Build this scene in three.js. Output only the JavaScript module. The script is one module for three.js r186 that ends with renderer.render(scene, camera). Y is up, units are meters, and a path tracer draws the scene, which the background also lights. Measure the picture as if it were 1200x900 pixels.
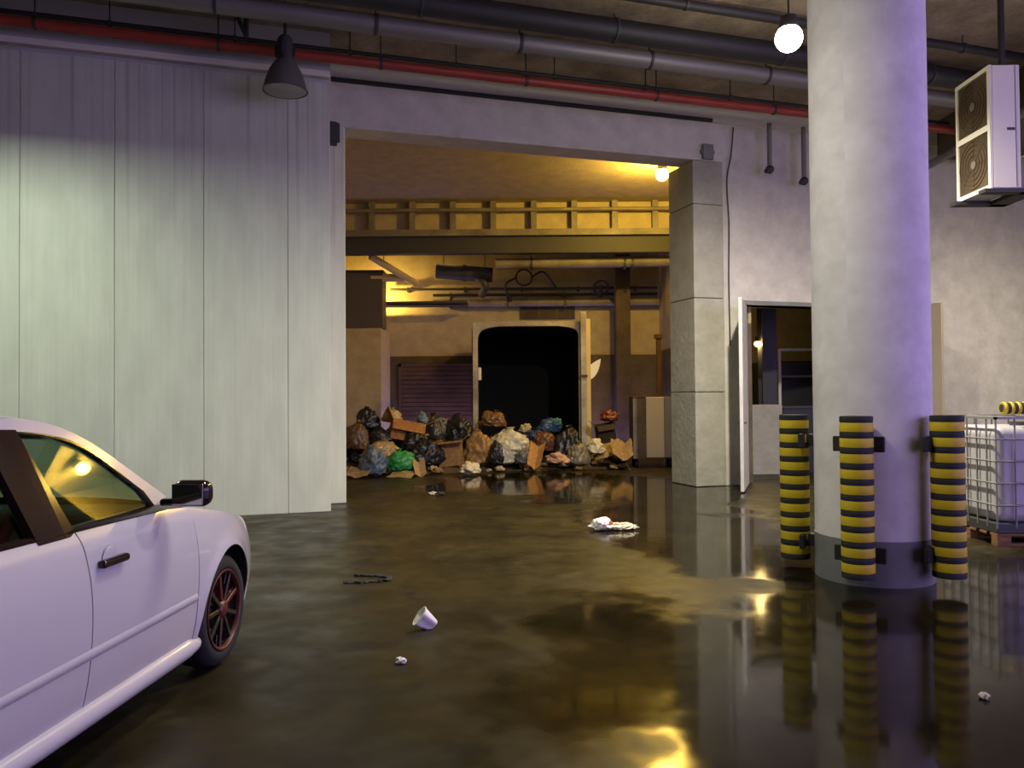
import * as THREE from 'three';
import { RoundedBoxGeometry } from 'three/addons/geometries/RoundedBoxGeometry.js';
import { mergeGeometries, mergeVertices, toCreasedNormals } from 'three/addons/utils/BufferGeometryUtils.js';
import { RectAreaLightUniformsLib } from 'three/addons/lights/RectAreaLightUniformsLib.js';
import { ImprovedNoise } from 'three/addons/math/ImprovedNoise.js';

// ---------------------------------------------------------------- camera, sky, exposure
const scene = new THREE.Scene();
const camera = new THREE.PerspectiveCamera(50.7, 4 / 3, 0.05, 200);
camera.position.set(0, 1.5, 0);
camera.rotation.order = 'YXZ';
camera.rotation.set(THREE.MathUtils.degToRad(1.1), 0, THREE.MathUtils.degToRad(-0.45));
const renderer = new THREE.WebGLRenderer();
renderer.toneMapping = THREE.LinearToneMapping;
renderer.toneMappingExposure = 1.0;
renderer.shadowMap.enabled = true;
RectAreaLightUniformsLib.init();
scene.background = new THREE.Color().setRGB(1.95, 1.48, 3.6);   // violet dusk sky, let in by the wide open corner at the right, beside and behind the camera

// ---------------------------------------------------------------- helpers
const V = (x, y, z) => new THREE.Vector3(x, y, z);
const rad = THREE.MathUtils.degToRad;
let seedState = 12345;
const rnd = () => { seedState = (seedState * 1664525 + 1013904223) >>> 0; return seedState / 4294967296; };
const rr = (a, b) => a + (b - a) * rnd();
const perlin = new ImprovedNoise();
const fbm = (x, y, z, o = 4) => { let s = 0, a = 0.5, f = 1; for (let i = 0; i < o; i++) { s += a * perlin.noise(x * f, y * f, z * f); a *= 0.5; f *= 2.03; } return s; };
const clamp = (v, a = 0, b = 1) => Math.min(b, Math.max(a, v));
const sstep = (a, b, v) => { const t = clamp((v - a) / (b - a)); return t * t * (3 - 2 * t); };
const lerp = (a, b, t) => a + (b - a) * t;
function curve(points, x) {                                   // piecewise smooth interpolation of [x, y] pairs
  if (x <= points[0][0]) return points[0][1];
  for (let i = 1; i < points.length; i++) if (x <= points[i][0]) {
    const p0 = points[Math.max(0, i - 2)], p1 = points[i - 1], p2 = points[i], p3 = points[Math.min(points.length - 1, i + 1)];
    const h = p2[0] - p1[0], t = (x - p1[0]) / h;
    const m1 = p2[0] === p0[0] ? 0 : (p2[1] - p0[1]) / (p2[0] - p0[0]) * h, m2 = p3[0] === p1[0] ? 0 : (p3[1] - p1[1]) / (p3[0] - p1[0]) * h;
    const t2 = t * t, t3 = t2 * t;
    return (2 * t3 - 3 * t2 + 1) * p1[1] + (t3 - 2 * t2 + t) * m1 + (-2 * t3 + 3 * t2) * p2[1] + (t3 - t2) * m2;
  }
  return points[points.length - 1][1];
}
function metreUV(g) {                                          // box-projected uv, one unit a metre
  g = g.index ? g.toNonIndexed() : g;
  const p = g.attributes.position, uv = new Float32Array(p.count * 2), a = V(), b = V(), c = V();
  for (let i = 0; i < p.count; i += 3) {
    a.fromBufferAttribute(p, i); b.fromBufferAttribute(p, i + 1).sub(a); c.fromBufferAttribute(p, i + 2).sub(a);
    b.cross(c); const ax = Math.abs(b.x), ay = Math.abs(b.y), az = Math.abs(b.z);
    for (let k = 0; k < 3; k++) {
      const x = p.getX(i + k), y = p.getY(i + k), z = p.getZ(i + k);
      const [u, v] = ax >= ay && ax >= az ? [z, y] : ay >= az ? [x, z] : [x, y];
      uv[(i + k) * 2] = u; uv[(i + k) * 2 + 1] = v;
    }
  }
  g.setAttribute('uv', new THREE.BufferAttribute(uv, 2));
  return g;
}
function merge(list) {
  const gs = list.map((g) => { g = g.index ? g.toNonIndexed() : g; for (const k of Object.keys(g.attributes)) if (!['position', 'normal', 'uv'].includes(k)) g.deleteAttribute(k); return g; });
  return gs.length === 1 ? gs[0] : mergeGeometries(gs);
}
const taken = new Map();
function numbered(name) { const n = taken.get(name) ?? 0; taken.set(name, n + 1); return n ? name + '_' + String(n).padStart(3, '0') : name; }
function obj(name, geos, mat, parent = scene) {
  const g = metreUV(merge(Array.isArray(geos) ? geos : [geos]));
  const m = new THREE.Mesh(g, mat); m.castShadow = m.receiveShadow = true;
  m.name = parent === scene ? numbered(name) : name; parent.add(m);
  return m;
}
function tag(o, label, category, group, kind) { o.userData.label = label; o.userData.category = category; if (group) o.userData.group = group; if (kind) o.userData.kind = kind; return o; }
function thing(name, label, category, pos = [0, 0, 0], turn = 0, group) {
  const o = new THREE.Group(); o.name = numbered(name); o.position.set(...pos); o.rotation.y = turn; scene.add(o);
  return tag(o, label, category, group);
}
function struct(name, geos, mat, label, parent = scene) { const m = obj(name, geos, mat, parent); if (parent === scene) { m.userData.kind = 'structure'; if (label) m.userData.label = label; } return m; }
function bx(x0, x1, y0, y1, z0, z1, r = 0) {
  const w = Math.abs(x1 - x0), h = Math.abs(y1 - y0), d = Math.abs(z1 - z0);
  const g = r > 0 ? new RoundedBoxGeometry(w, h, d, 2, Math.min(r, w / 2.01, h / 2.01, d / 2.01)) : new THREE.BoxGeometry(w, h, d);
  return g.translate((x0 + x1) / 2, (y0 + y1) / 2, (z0 + z1) / 2);
}
function rod(a, b, r, seg = 12, r2 = r) {                      // a cylinder from a to b
  const d = b.clone().sub(a), g = new THREE.CylinderGeometry(r2, r, d.length(), seg);
  g.applyQuaternion(new THREE.Quaternion().setFromUnitVectors(V(0, 1, 0), d.clone().normalize()));
  return g.translate((a.x + b.x) / 2, (a.y + b.y) / 2, (a.z + b.z) / 2);
}
const tube = (pts, r, seg = 40, rs = 8) => new THREE.TubeGeometry(new THREE.CatmullRomCurve3(pts), seg, r, rs);
const lathe = (pts, seg = 32) => new THREE.LatheGeometry(pts.map(([x, y]) => new THREE.Vector2(x, y)), seg);
function gridSurface(nu, nv, f) {                              // f(u, v) -> Vector3, smooth
  const pos = [], idx = [];
  for (let i = 0; i <= nu; i++) for (let j = 0; j <= nv; j++) { const p = f(i / nu, j / nv); pos.push(p.x, p.y, p.z); }
  for (let i = 0; i < nu; i++) for (let j = 0; j < nv; j++) { const a = i * (nv + 1) + j, b = a + nv + 1; idx.push(a, b, a + 1, b, b + 1, a + 1); }
  const g = new THREE.BufferGeometry(); g.setAttribute('position', new THREE.Float32BufferAttribute(pos, 3)); g.setIndex(idx); g.computeVertexNormals();
  g.setAttribute('uv', new THREE.Float32BufferAttribute(new Float32Array(pos.length / 3 * 2), 2));
  return g;
}
function texture(w, h, f, srgb, rx = 1, ry = rx) {             // f(x, y) in 0..1 -> [r, g, b] 0..1
  const d = new Uint8Array(w * h * 4);
  for (let j = 0; j < h; j++) for (let i = 0; i < w; i++) {
    const c = f(i / w, j / h), o = (j * w + i) * 4;
    d[o] = clamp(c[0]) * 255; d[o + 1] = clamp(c[1]) * 255; d[o + 2] = clamp(c[2]) * 255; d[o + 3] = 255;
  }
  const t = new THREE.DataTexture(d, w, h); t.wrapS = t.wrapT = THREE.RepeatWrapping; t.magFilter = THREE.LinearFilter; t.minFilter = THREE.LinearMipmapLinearFilter; t.generateMipmaps = true;
  if (srgb) t.colorSpace = THREE.SRGBColorSpace;
  t.repeat.set(rx, ry); t.needsUpdate = true;
  return t;
}
const tileNoise = (x, y, f, o = 4, s = 0) => {                 // fbm that repeats over the unit square
  const wx = sstep(0.85, 1, x), wy = sstep(0.85, 1, y), n = (a, b) => fbm(a * f, b * f, s, o);
  return lerp(lerp(n(x, y), n(x - 1, y), wx), lerp(n(x, y - 1), n(x - 1, y - 1), wx), wy);
};
const mix3 = (a, b, t) => [lerp(a[0], b[0], t), lerp(a[1], b[1], t), lerp(a[2], b[2], t)];
const std = (o) => new THREE.MeshStandardMaterial(o);
const phys = (o) => new THREE.MeshPhysicalMaterial(o);
const col = (r, g, b) => new THREE.Color().setRGB(r, g, b);

// ---------------------------------------------------------------- materials
// mottled grey-white wall paint; a tile is 3 m
const paintTex = texture(512, 512, (x, y) => { const n = tileNoise(x, y, 9, 5, 1), m = tileNoise(x, y, 34, 3, 7); const t = clamp(0.5 + n * 0.9 + m * 0.3); return mix3([0.80, 0.79, 0.76], [0.93, 0.92, 0.90], t); }, true, 1 / 3);
const paintBump = texture(512, 512, (x, y) => { const v = 0.5 + tileNoise(x, y, 60, 4, 3); return [v, v, v]; }, false, 1 / 3);
// concrete; a tile is 4 m
const concTex = texture(512, 512, (x, y) => { const n = tileNoise(x, y, 7, 6, 11), m = tileNoise(x, y, 50, 3, 4); const t = clamp(0.5 + n * 1.1 + m * 0.4); return mix3([0.62, 0.60, 0.57], [0.92, 0.90, 0.86], t); }, true, 1 / 4);
const concBump = texture(512, 512, (x, y) => { const v = 0.5 + tileNoise(x, y, 40, 5, 9); return [v, v, v]; }, false, 1 / 4);
// coated sheet panel with rain streaks and smudges; a tile is 2.1 m wide, 6 m high
const sheetTex = texture(512, 1024, (x, y) => {
  const streak = tileNoise(x, y * 0.06, 46, 4, 21), dirt = tileNoise(x, y, 8, 5, 31);
  let t = clamp(0.62 + dirt * 0.5 + streak * 0.28);
  let c = mix3([0.80, 0.81, 0.76], [0.94, 0.95, 0.90], t);
  const drip = Math.pow(clamp(tileNoise(x, 0.3, 30, 2, 41) * 2.2), 2) * sstep(0.55 + 0.35 * tileNoise(x, 0.8, 24, 2, 44), 1.0, y);   // runs of dirt from the top edge
  c = mix3(c, [0.38, 0.36, 0.33], clamp(drip * 0.55));
  return c;
}, true, 1 / 2.1, 1 / 6);
const M = {
  paint: std({ color: col(0.72, 0.69, 0.66), map: paintTex, bumpMap: paintBump, bumpScale: 0.0012, roughness: 0.8 }),
  sheet: std({ color: col(0.78, 0.80, 0.74), map: sheetTex, roughness: 0.45 }),
  sheetEdge: std({ color: col(0.50, 0.50, 0.47), roughness: 0.5 }),
  joint: std({ color: col(0.06, 0.06, 0.05), roughness: 0.9 }),
  concrete: std({ color: col(0.42, 0.41, 0.36), map: paintTex, bumpMap: concBump, bumpScale: 0.006, roughness: 0.85 }),
  ceiling: std({ color: col(0.62, 0.53, 0.40), map: concTex, bumpMap: concBump, bumpScale: 0.01, roughness: 0.9 }),
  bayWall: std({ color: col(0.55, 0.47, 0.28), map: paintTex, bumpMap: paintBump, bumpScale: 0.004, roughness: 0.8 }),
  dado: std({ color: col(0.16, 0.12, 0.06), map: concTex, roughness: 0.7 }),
  darkSteel: std({ color: col(0.035, 0.034, 0.034), roughness: 0.6 }),
  steel: std({ color: col(0.22, 0.22, 0.22), roughness: 0.5, metalness: 0.3 }),
  galvanised: std({ color: col(0.20, 0.19, 0.17), roughness: 0.5, metalness: 0.3 }),
  lagging: std({ color: col(0.30, 0.28, 0.25), map: concTex, roughness: 0.55 }),
  darkPipe: std({ color: col(0.022, 0.021, 0.021), roughness: 0.6 }),
  red: std({ color: col(0.40, 0.05, 0.028), map: paintTex, roughness: 0.5 }),
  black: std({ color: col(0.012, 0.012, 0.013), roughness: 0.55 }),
  rubber: std({ color: col(0.013, 0.013, 0.014), roughness: 0.75 }),
  yellow: std({ color: col(0.74, 0.56, 0.010), map: paintTex, roughness: 0.55 }),
  pillarGrey: std({ color: col(0.23, 0.24, 0.24), map: paintTex, roughness: 0.6 }),
  pillarWhite: std({ color: col(0.88, 0.86, 0.88), map: paintTex, bumpMap: paintBump, bumpScale: 0.0008, roughness: 0.7 }),
  cream: std({ color: col(0.72, 0.69, 0.57), roughness: 0.5 }),
  rust: std({ color: col(0.16, 0.09, 0.045), map: concTex, roughness: 0.85 }),
  grille: std({ color: col(0.10, 0.07, 0.035), map: concTex, roughness: 0.8 }),
  wood: std({ color: col(0.34, 0.22, 0.12), map: texture(256, 256, (x, y) => { const g = 0.5 + tileNoise(x * 0.15, y, 40, 4, 3) * 0.9; return mix3([0.55, 0.46, 0.36], [0.95, 0.88, 0.75], clamp(g)); }, true, 1), roughness: 0.85 }),
  tank: phys({ color: col(0.46, 0.44, 0.44), roughness: 0.45, transmission: 0.15, thickness: 0 }),
  whitePlastic: std({ color: col(0.78, 0.77, 0.74), roughness: 0.45 }),
  doorWhite: std({ color: col(0.72, 0.71, 0.69), map: paintTex, roughness: 0.5 }),
  doorGold: std({ color: col(0.52, 0.45, 0.32), roughness: 0.38, metalness: 0.55 }),
};
// floor: wet dirty concrete, one texture over 26 x 26 m
const FX0 = -13, FZ0 = -5, FS = 26;                             // world x and depth of the texture's corner
function wetness(X, Z) {                                        // where water stands, 0..1
  const n = fbm(X * 0.55, Z * 0.55, 3.3, 5), m = fbm(X * 1.7, Z * 1.7, 8.1, 4);
  let a = -0.35;
  const blob = (x, z, rx, rz, k) => { const d = Math.hypot((X - x) / rx, (Z - z) / rz); a = Math.max(a, k * (1 - d)); };
  blob(3.2, 4.9, 2.6, 2.3, 1.2); blob(2.2, 8.6, 1.2, 3.2, 0.7); blob(0.8, 14.3, 2.2, 2.4, 1.0); blob(4.6, 6.2, 1.6, 1.6, 0.6); blob(1.6, 3.4, 1.5, 1.8, 0.7);  blob(2.4, 12.0, 1.2, 2.2, 0.8);
  return sstep(-0.12, 0.22, a + n * 0.9 + m * 0.35);
}
const N = 1024, wetMap = new Float32Array(N * N);
for (let j = 0; j < N; j++) for (let i = 0; i < N; i++) wetMap[j * N + i] = wetness(FX0 + (i + 0.5) / N * FS, FZ0 + (j + 0.5) / N * FS);
const wetAt = (x, y) => wetMap[Math.min(N - 1, y * N | 0) * N + Math.min(N - 1, x * N | 0)];
const floorTex = texture(N, N, (x, y) => {
  const w = wetAt(x, y), n = fbm(x * 30, y * 30, 2, 6), g = fbm(x * 160, y * 160, 5, 3), s = fbm(x * 90, y * 14, 12, 4);
  let c = mix3([0.13, 0.112, 0.055], [0.20, 0.172, 0.09], clamp(0.5 + n * 1.7 + g * 1.0 + s * 0.4));
  const spot = sstep(0.22, 0.34, fbm(x * 46, y * 46, 22, 4)); c = mix3(c, [0.10, 0.088, 0.065], spot * 0.7);
  const pale = sstep(0.2, 0.36, fbm(x * 60 + 9, y * 60, 32, 4)); c = mix3(c, [0.28, 0.26, 0.19], pale * 0.4);
  return mix3(c, [c[0] * 0.72, c[1] * 0.70, c[2] * 0.66], w);
}, true);
const floorRough = texture(N, N, (x, y) => { const w = wetAt(x, y), n = fbm(x * 70, y * 70, 6, 4); const r = lerp(0.42 + n * 0.3, 0.07 + Math.abs(n) * 0.1, w); return [r, r, r]; }, false);
const floorBump = texture(N, N, (x, y) => { const w = wetAt(x, y), n = fbm(x * 120, y * 120, 9, 4), m = fbm(x * 24, y * 24, 19, 3); const v = 0.5 + (n * 0.5 + m * 0.5) * lerp(1, 0.12, w); return [v, v, v]; }, false);
M.floor = phys({ map: floorTex, roughnessMap: floorRough, roughness: 1, bumpMap: floorBump, bumpScale: 0.006, ior: 1.34, specularIntensity: 0.75 });

// ---------------------------------------------------------------- setting: the yard's shell
const TH = rad(17.5), WO = V(0.3, 0, -12.8);                    // main wall frame: local x runs right along the wall, local z comes out of it
const toWall = (o) => { o.position.copy(WO); o.rotation.y = TH; return o; };
const wl = (x, y, z) => V(WO.x + x * Math.cos(TH) + z * Math.sin(TH), y, WO.z - x * Math.sin(TH) + z * Math.cos(TH));
const H = 6.6;                                                   // ceiling

{ // floor, uv set over the whole slab
  const g = new THREE.BoxGeometry(FS, 0.3, FS + 4).translate(FX0 + FS / 2, -0.15, -(FZ0 - 4 + (FS + 4) / 2));
  const m = new THREE.Mesh(g, M.floor), p = g.attributes.position, uv = g.attributes.uv;
  for (let i = 0; i < p.count; i++) uv.setXY(i, (p.getX(i) - FX0) / FS, (-p.getZ(i) - FZ0) / FS);
  m.name = numbered('floor'); m.castShadow = m.receiveShadow = true; m.userData = { kind: 'structure', label: 'wet grey brown concrete floor with puddles' }; scene.add(m);
}
struct('ceiling', bx(-13, 13, H, H + 0.3, -17.2, 4.2), M.ceiling, 'dark brown concrete ceiling of the loading yard');
struct('wall_right', [bx(10.9, 11.2, 0, H, -16.0, -7.6), bx(10.9, 11.2, 6.0, H, -7.6, 3.3)], M.paint, 'far right side wall of the yard with its wide open entrance');
struct('wall_side', bx(-13, -12.7, 0, H, -10, 3.3), M.paint, 'far left side wall of the yard');
struct('wall_front', [bx(-13, 6.2, 0, H, 3.0, 3.3), bx(6.2, 11.2, 6.0, H, 3.0, 3.3)], M.concrete, 'plain concrete wall behind the camera, open at its right end');

// left wall: coated sheet panels on a block that stands proud of the gateway
const PZ = 0.837, PX = -3.17, PT = 5.88;
const wallLeft = toWall(struct('wall_left', [bx(-12.6, PX, 0, PT, -0.6, PZ - 0.015), bx(-12.6, PX + 0.02, PT, H, -0.6, PZ - 0.1)], M.sheetEdge, 'tall white sheet panel wall left of the gateway'));
{
  const seams = [PX, PX - 0.56, PX - 1.62, PX - 2.68, PX - 3.74, PX - 4.8, PX - 5.86, PX - 6.92, PX - 7.98, PX - 9.04];
  for (let i = 0; i + 1 < seams.length; i++) obj('panel', bx(seams[i + 1] + 0.0035, seams[i] - 0.0035, 0.0, PT - 0.02, PZ - 0.07, PZ, 0.006), M.sheet, wallLeft);
  obj('rail', bx(-12.6, PX, PT + 0.06, PT + 0.14, PZ - 0.09, PZ + 0.02), M.cream, wallLeft);
}
// gateway frame
const postLeft = toWall(struct('trim_1', bx(-3.2, -2.88, 0, 5.55, -0.5, 0.02, 0.015), M.sheet, 'narrow white jamb post at the left of the gateway'));
obj('groove', bx(-3.165, -3.12, 0, 5.5, 0.02, 0.03), M.joint, postLeft);
const lintel = toWall(struct('trim_2', bx(-3.2, 3.52, 5.55, 6.22, -0.5, 0.0, 0.015), M.paint, 'deep white lintel over the gateway'));
obj('drip_rail', bx(-3.2, 3.3, 6.22, 6.27, -0.2, 0.05), M.darkPipe, lintel);
toWall(struct('trim_3', bx(-3.2, 11.5, 6.25, H, -0.5, -0.06), M.cream, 'pale strip between lintel and ceiling'));
const pilaster = toWall(struct('wall_pilaster', bx(2.96, 3.48, 0, 5.55, -0.8, -0.03), M.concrete, 'grey concrete pilaster at the right of the gateway'));
for (const [a, b] of [[0, 1.6], [1.6, 3.2], [3.2, 4.8], [4.8, 5.55]]) obj('block', bx(2.93, 3.51, a + 0.006, b - 0.006, -0.85, 0, 0.012), M.concrete, pilaster);
// right hand wall with the double doorway (local x 3.93 .. 6.65, 3.1 high)
const DX0 = 3.95, DX1 = 6.65, DH = 3.12;
const wallBack = toWall(struct('wall_back', [bx(3.5, DX0, 0, 6.25, -0.45, -0.1), bx(DX0, DX1, DH, 6.25, -0.45, -0.1), bx(DX1, 12, 0, 6.25, -0.45, -0.1)], M.paint, 'white plastered wall with the open double doorway'));
toWall(struct('trim_4', [bx(DX0 - 0.07, DX0, 0, DH + 0.07, -0.46, -0.06), bx(DX1, DX1 + 0.07, 0, DH + 0.07, -0.46, -0.06), bx(DX0, DX1, DH, DH + 0.07, -0.46, -0.06)], M.pillarGrey, 'grey steel frame of the double doorway'));

// ---------------------------------------------------------------- setting: the bay behind the gateway and the room behind the doorway
const BZ = 23, BH = 6.5, BL = -4.7, BR = 4.2;
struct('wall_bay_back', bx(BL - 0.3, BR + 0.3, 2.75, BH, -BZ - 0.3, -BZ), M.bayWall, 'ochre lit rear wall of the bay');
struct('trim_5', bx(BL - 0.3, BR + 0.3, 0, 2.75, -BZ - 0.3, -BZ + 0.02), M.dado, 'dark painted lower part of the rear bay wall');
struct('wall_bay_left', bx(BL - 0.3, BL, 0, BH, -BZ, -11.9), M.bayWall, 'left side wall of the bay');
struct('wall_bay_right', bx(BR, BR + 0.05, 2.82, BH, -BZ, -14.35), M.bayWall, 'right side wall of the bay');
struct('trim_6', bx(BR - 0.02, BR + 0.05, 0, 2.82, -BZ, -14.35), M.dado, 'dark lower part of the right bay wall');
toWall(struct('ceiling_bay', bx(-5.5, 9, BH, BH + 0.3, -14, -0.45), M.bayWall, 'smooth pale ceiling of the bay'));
// bulkhead across the bay: a framed beam with recessed fields, dark steel below
const BKZ = -20.4;
const bulk = struct('wall_bulkhead', [bx(BL, BR, 5.62, BH, BKZ - 0.3, BKZ - 0.1)], M.bayWall, 'bulkhead beam with recessed fields across the bay');
obj('flange', bx(BL, BR - 0.02, 5.62, 5.78, BKZ - 0.1, BKZ + 0.16), M.lagging, bulk);
for (let i = -1; i < 8; i++) obj('stiffener', bx(-3.5 + i * 1.02 - 0.075, -3.5 + i * 1.02 + 0.075, 5.76, BH, BKZ - 0.1, BKZ + 0.1, 0.01), M.lagging, bulk);
obj('conduit', rod(V(BL, 6.27, BKZ + 0.13), V(BR, 6.27, BKZ + 0.13), 0.05), M.lagging, bulk);
obj('lower_beam', bx(BL, BR - 0.15, 5.2, 5.62, BKZ - 0.25, BKZ + 0.02), M.darkSteel, bulk);
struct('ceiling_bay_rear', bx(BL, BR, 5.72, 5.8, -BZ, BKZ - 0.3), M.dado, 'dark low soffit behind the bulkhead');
// the room behind the double doorway
struct('wall_room_back', bx(4.45, 11.2, 0, 4.2, -20.3, -20), M.bayWall, 'ochre wall of the room behind the doorway');
struct('wall_room_right', bx(10.9, 11.2, 0, 4.2, -20, -15.6), M.bayWall, 'right wall of the room behind the doorway');
{
  const s = new THREE.Shape(); s.moveTo(4.3, 14.5); s.lineTo(11.2, 16.68); s.lineTo(11.2, 20.3); s.lineTo(4.3, 20.3);
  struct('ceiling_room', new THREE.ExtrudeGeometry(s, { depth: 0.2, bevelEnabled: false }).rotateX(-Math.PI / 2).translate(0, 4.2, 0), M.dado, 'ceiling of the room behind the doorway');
}

// ---------------------------------------------------------------- lights
function batten(label, x, z, len, turn, I, tint) {             // fluorescent batten that shines down
  const t = thing('fluorescent_batten', label, 'lamp', [x, 4.85, z], turn);
  obj('housing', bx(-len / 2, len / 2, 0.03, 0.11, -0.11, 0.11, 0.01), M.whitePlastic, t);
  obj('reflector', [bx(-len / 2, len / 2, 0.0, 0.035, -0.13, -0.11), bx(-len / 2, len / 2, 0.0, 0.035, 0.11, 0.13)], M.whitePlastic, t);
  const tubeMat = std({ color: 0xffffff, emissive: tint, emissiveIntensity: 2.5 });
  for (const s of [-0.05, 0.05]) obj('tube', rod(V(-len / 2 + 0.03, 0.018, s), V(len / 2 - 0.03, 0.018, s), 0.013, 10), tubeMat, t);
  for (const s of [-0.35, 0.35]) obj('hanger', rod(V(len * s, 0.1, 0), V(len * s, H - 4.85, 0), 0.008, 6), M.darkSteel, t);
  const L = new THREE.RectAreaLight(tint, I, len, 0.22); L.position.set(0, -0.012, 0); L.rotation.x = -Math.PI / 2; L.castShadow = true; t.add(L);
  return t;
}
batten('fluorescent batten hanging left of the white car', -5.6, -7.3, 1.5, rad(15), 158, col(0.90, 1.0, 0.78));
batten('fluorescent batten hanging ahead of the camera', -0.1, -5.5, 1.5, rad(-62), 130, col(1, 0.95, 0.86)).rotateX(rad(14));

function globeLamp(name, label, pos, r, colour, I, glow, top) { // round well-glass lamp on a drop rod
  const t = thing(name, label, 'lamp', pos);
  const g = obj('bulb', new THREE.SphereGeometry(r, 24, 16), std({ color: 0xffffff, emissive: colour, emissiveIntensity: glow }), t);
  g.castShadow = false;
  obj('cap', lathe([[0.0, r + 0.10], [r * 0.6, r + 0.09], [r * 0.75, r * 0.72], [r * 0.65, r * 0.68], [0, r * 0.8]], 20), M.darkSteel, t);
  if (top > r + 0.12) obj('drop_rod', rod(V(0, r + 0.08, 0), V(0, top, 0), 0.012, 8), M.darkSteel, t);
  const L = new THREE.PointLight(colour, I, 0, 2); L.castShadow = true; L.shadow.radius = r / 0.02 * 0.6; t.add(L);
  return t;
}
{ // shaded lamp that throws its light down
  const t = globeLamp('well_glass_lamp', 'blazing white lamp under the ceiling beside the round pillar', [3.13, 5.52, -9.0], 0.15, col(1, 0.92, 0.66), 1.5, 30, H - 5.52);
  const S = new THREE.SpotLight(col(1, 0.92, 0.76), 185, 0, rad(80), 0.7, 2); S.position.set(0, -0.16, 0); S.target.position.set(0, -3, -0.6); S.castShadow = true; S.shadow.radius = 4; t.add(S); t.add(S.target);
}
{
  const t = globeLamp('well_glass_lamp', 'white lamp under the ceiling far right near the white wall', [10.3, 5.2, -11.6], 0.12, col(1, 0.92, 0.66), 1, 20, H - 5.2);
  const S = new THREE.SpotLight(col(1, 0.92, 0.74), 60, 0, rad(80), 0.7, 2); S.position.set(0, -0.13, 0); S.target.position.set(-0.3, -3, -0.6); S.castShadow = true; S.shadow.radius = 4; t.add(S); t.add(S.target);
}
globeLamp('sodium_lamp', 'bright amber lamp by the bay ceiling behind the gateway pilaster', [3.2, 6.22, -17.0], 0.14, col(1, 0.64, 0.11), 48, 22, BH - 6.22);
globeLamp('sodium_lamp', 'small glowing lamp seen through the open doorway', [5.16, 2.63, -17.0], 0.07, col(1, 0.70, 0.25), 4.0, 4, 4.2 - 2.63);

// lamp on a tray near the rear wall, washing the wall above it
{
  const t = thing('tray_lamp', 'amber lamp on a cable tray high at the rear left', 'lamp', [-3.6, 4.3, -22.4]);
  obj('tray', [bx(-0.6, 2.4, -0.2, -0.17, -0.28, 0.35), bx(-0.6, 2.4, -0.2, -0.1, 0.33, 0.35)], M.darkSteel, t);
  obj('bulb', new THREE.SphereGeometry(0.06, 16, 12), std({ color: 0xffffff, emissive: col(1, 0.66, 0.16), emissiveIntensity: 8 }), t);
  const L = new THREE.PointLight(col(1, 0.62, 0.13), 13, 0, 2); L.castShadow = true; L.shadow.radius = 2; t.add(L);
}

// ---------------------------------------------------------------- round pillar with its bumper posts
const PC = [3.02, 0, -6.82], PR = 0.46;
{
  const t = struct('wall_round_pillar', new THREE.CylinderGeometry(PR, PR, H - 0.36, 64, 1).translate(0, 0.36 + (H - 0.36) / 2, 0), M.pillarWhite, 'thick round white pillar with a grey base');
  t.position.set(...PC);
  obj('grey_base', new THREE.CylinderGeometry(PR + 0.004, PR + 0.004, 0.36, 64).translate(0, 0.18, 0), M.pillarGrey, t);
}
function bumperPost(label, deg) {
  const a = rad(deg), d = PR + 0.165, t = thing('bumper_post', label, 'bollard', [PC[0] + Math.cos(a) * d, 0.1, PC[2] - Math.sin(a) * d], a - Math.PI / 2, 'striped bumper posts on the pillar');
  const R = 0.122, h = 1.25, n = 10, black = h / (n * 2.5 + 1) , yel = black * 1.5;
  obj('core', lathe([[0, 0.004], [R - 0.012, 0.004], [R - 0.004, 0.012], [R - 0.004, h - 0.012], [R - 0.012, h - 0.002], [0, h - 0.002]], 36), M.rubber, t);
  for (let i = 0; i <= n; i++) { const y = i * (black + yel); obj('black_band', lathe([[R - 0.01, y], [R, y + 0.003], [R, y + black - 0.003], [R - 0.01, y + black]], 36), M.rubber, t); }
  for (let i = 0; i < n; i++) { const y = i * (black + yel) + black; obj('yellow_band', lathe([[R - 0.01, y], [R + 0.001, y + 0.002], [R + 0.001, y + yel - 0.002], [R - 0.01, y + yel]], 36), M.yellow, t); }
  for (const y of [0.17, 1.03]) obj('bracket', [bx(-0.19, 0.19, y - 0.06, y + 0.06, 0.06, 0.10, 0.008), bx(-0.05, 0.05, y - 0.05, y + 0.05, 0.09, 0.16)], M.rubber, t);
  return t;
}
// angle measured from +x towards -z (away); the local +z side faces the pillar
function post(label, deg) { const t = bumperPost(label, deg); t.rotation.y = rad(deg) - Math.PI / 2; return t; }
post('black and yellow striped bumper post on the pillar front, middle of three', -124);
post('black and yellow striped bumper post right of the pillar beside the caged tank', -55);
post('black and yellow striped bumper post left of the pillar before the low wall', 152);

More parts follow.
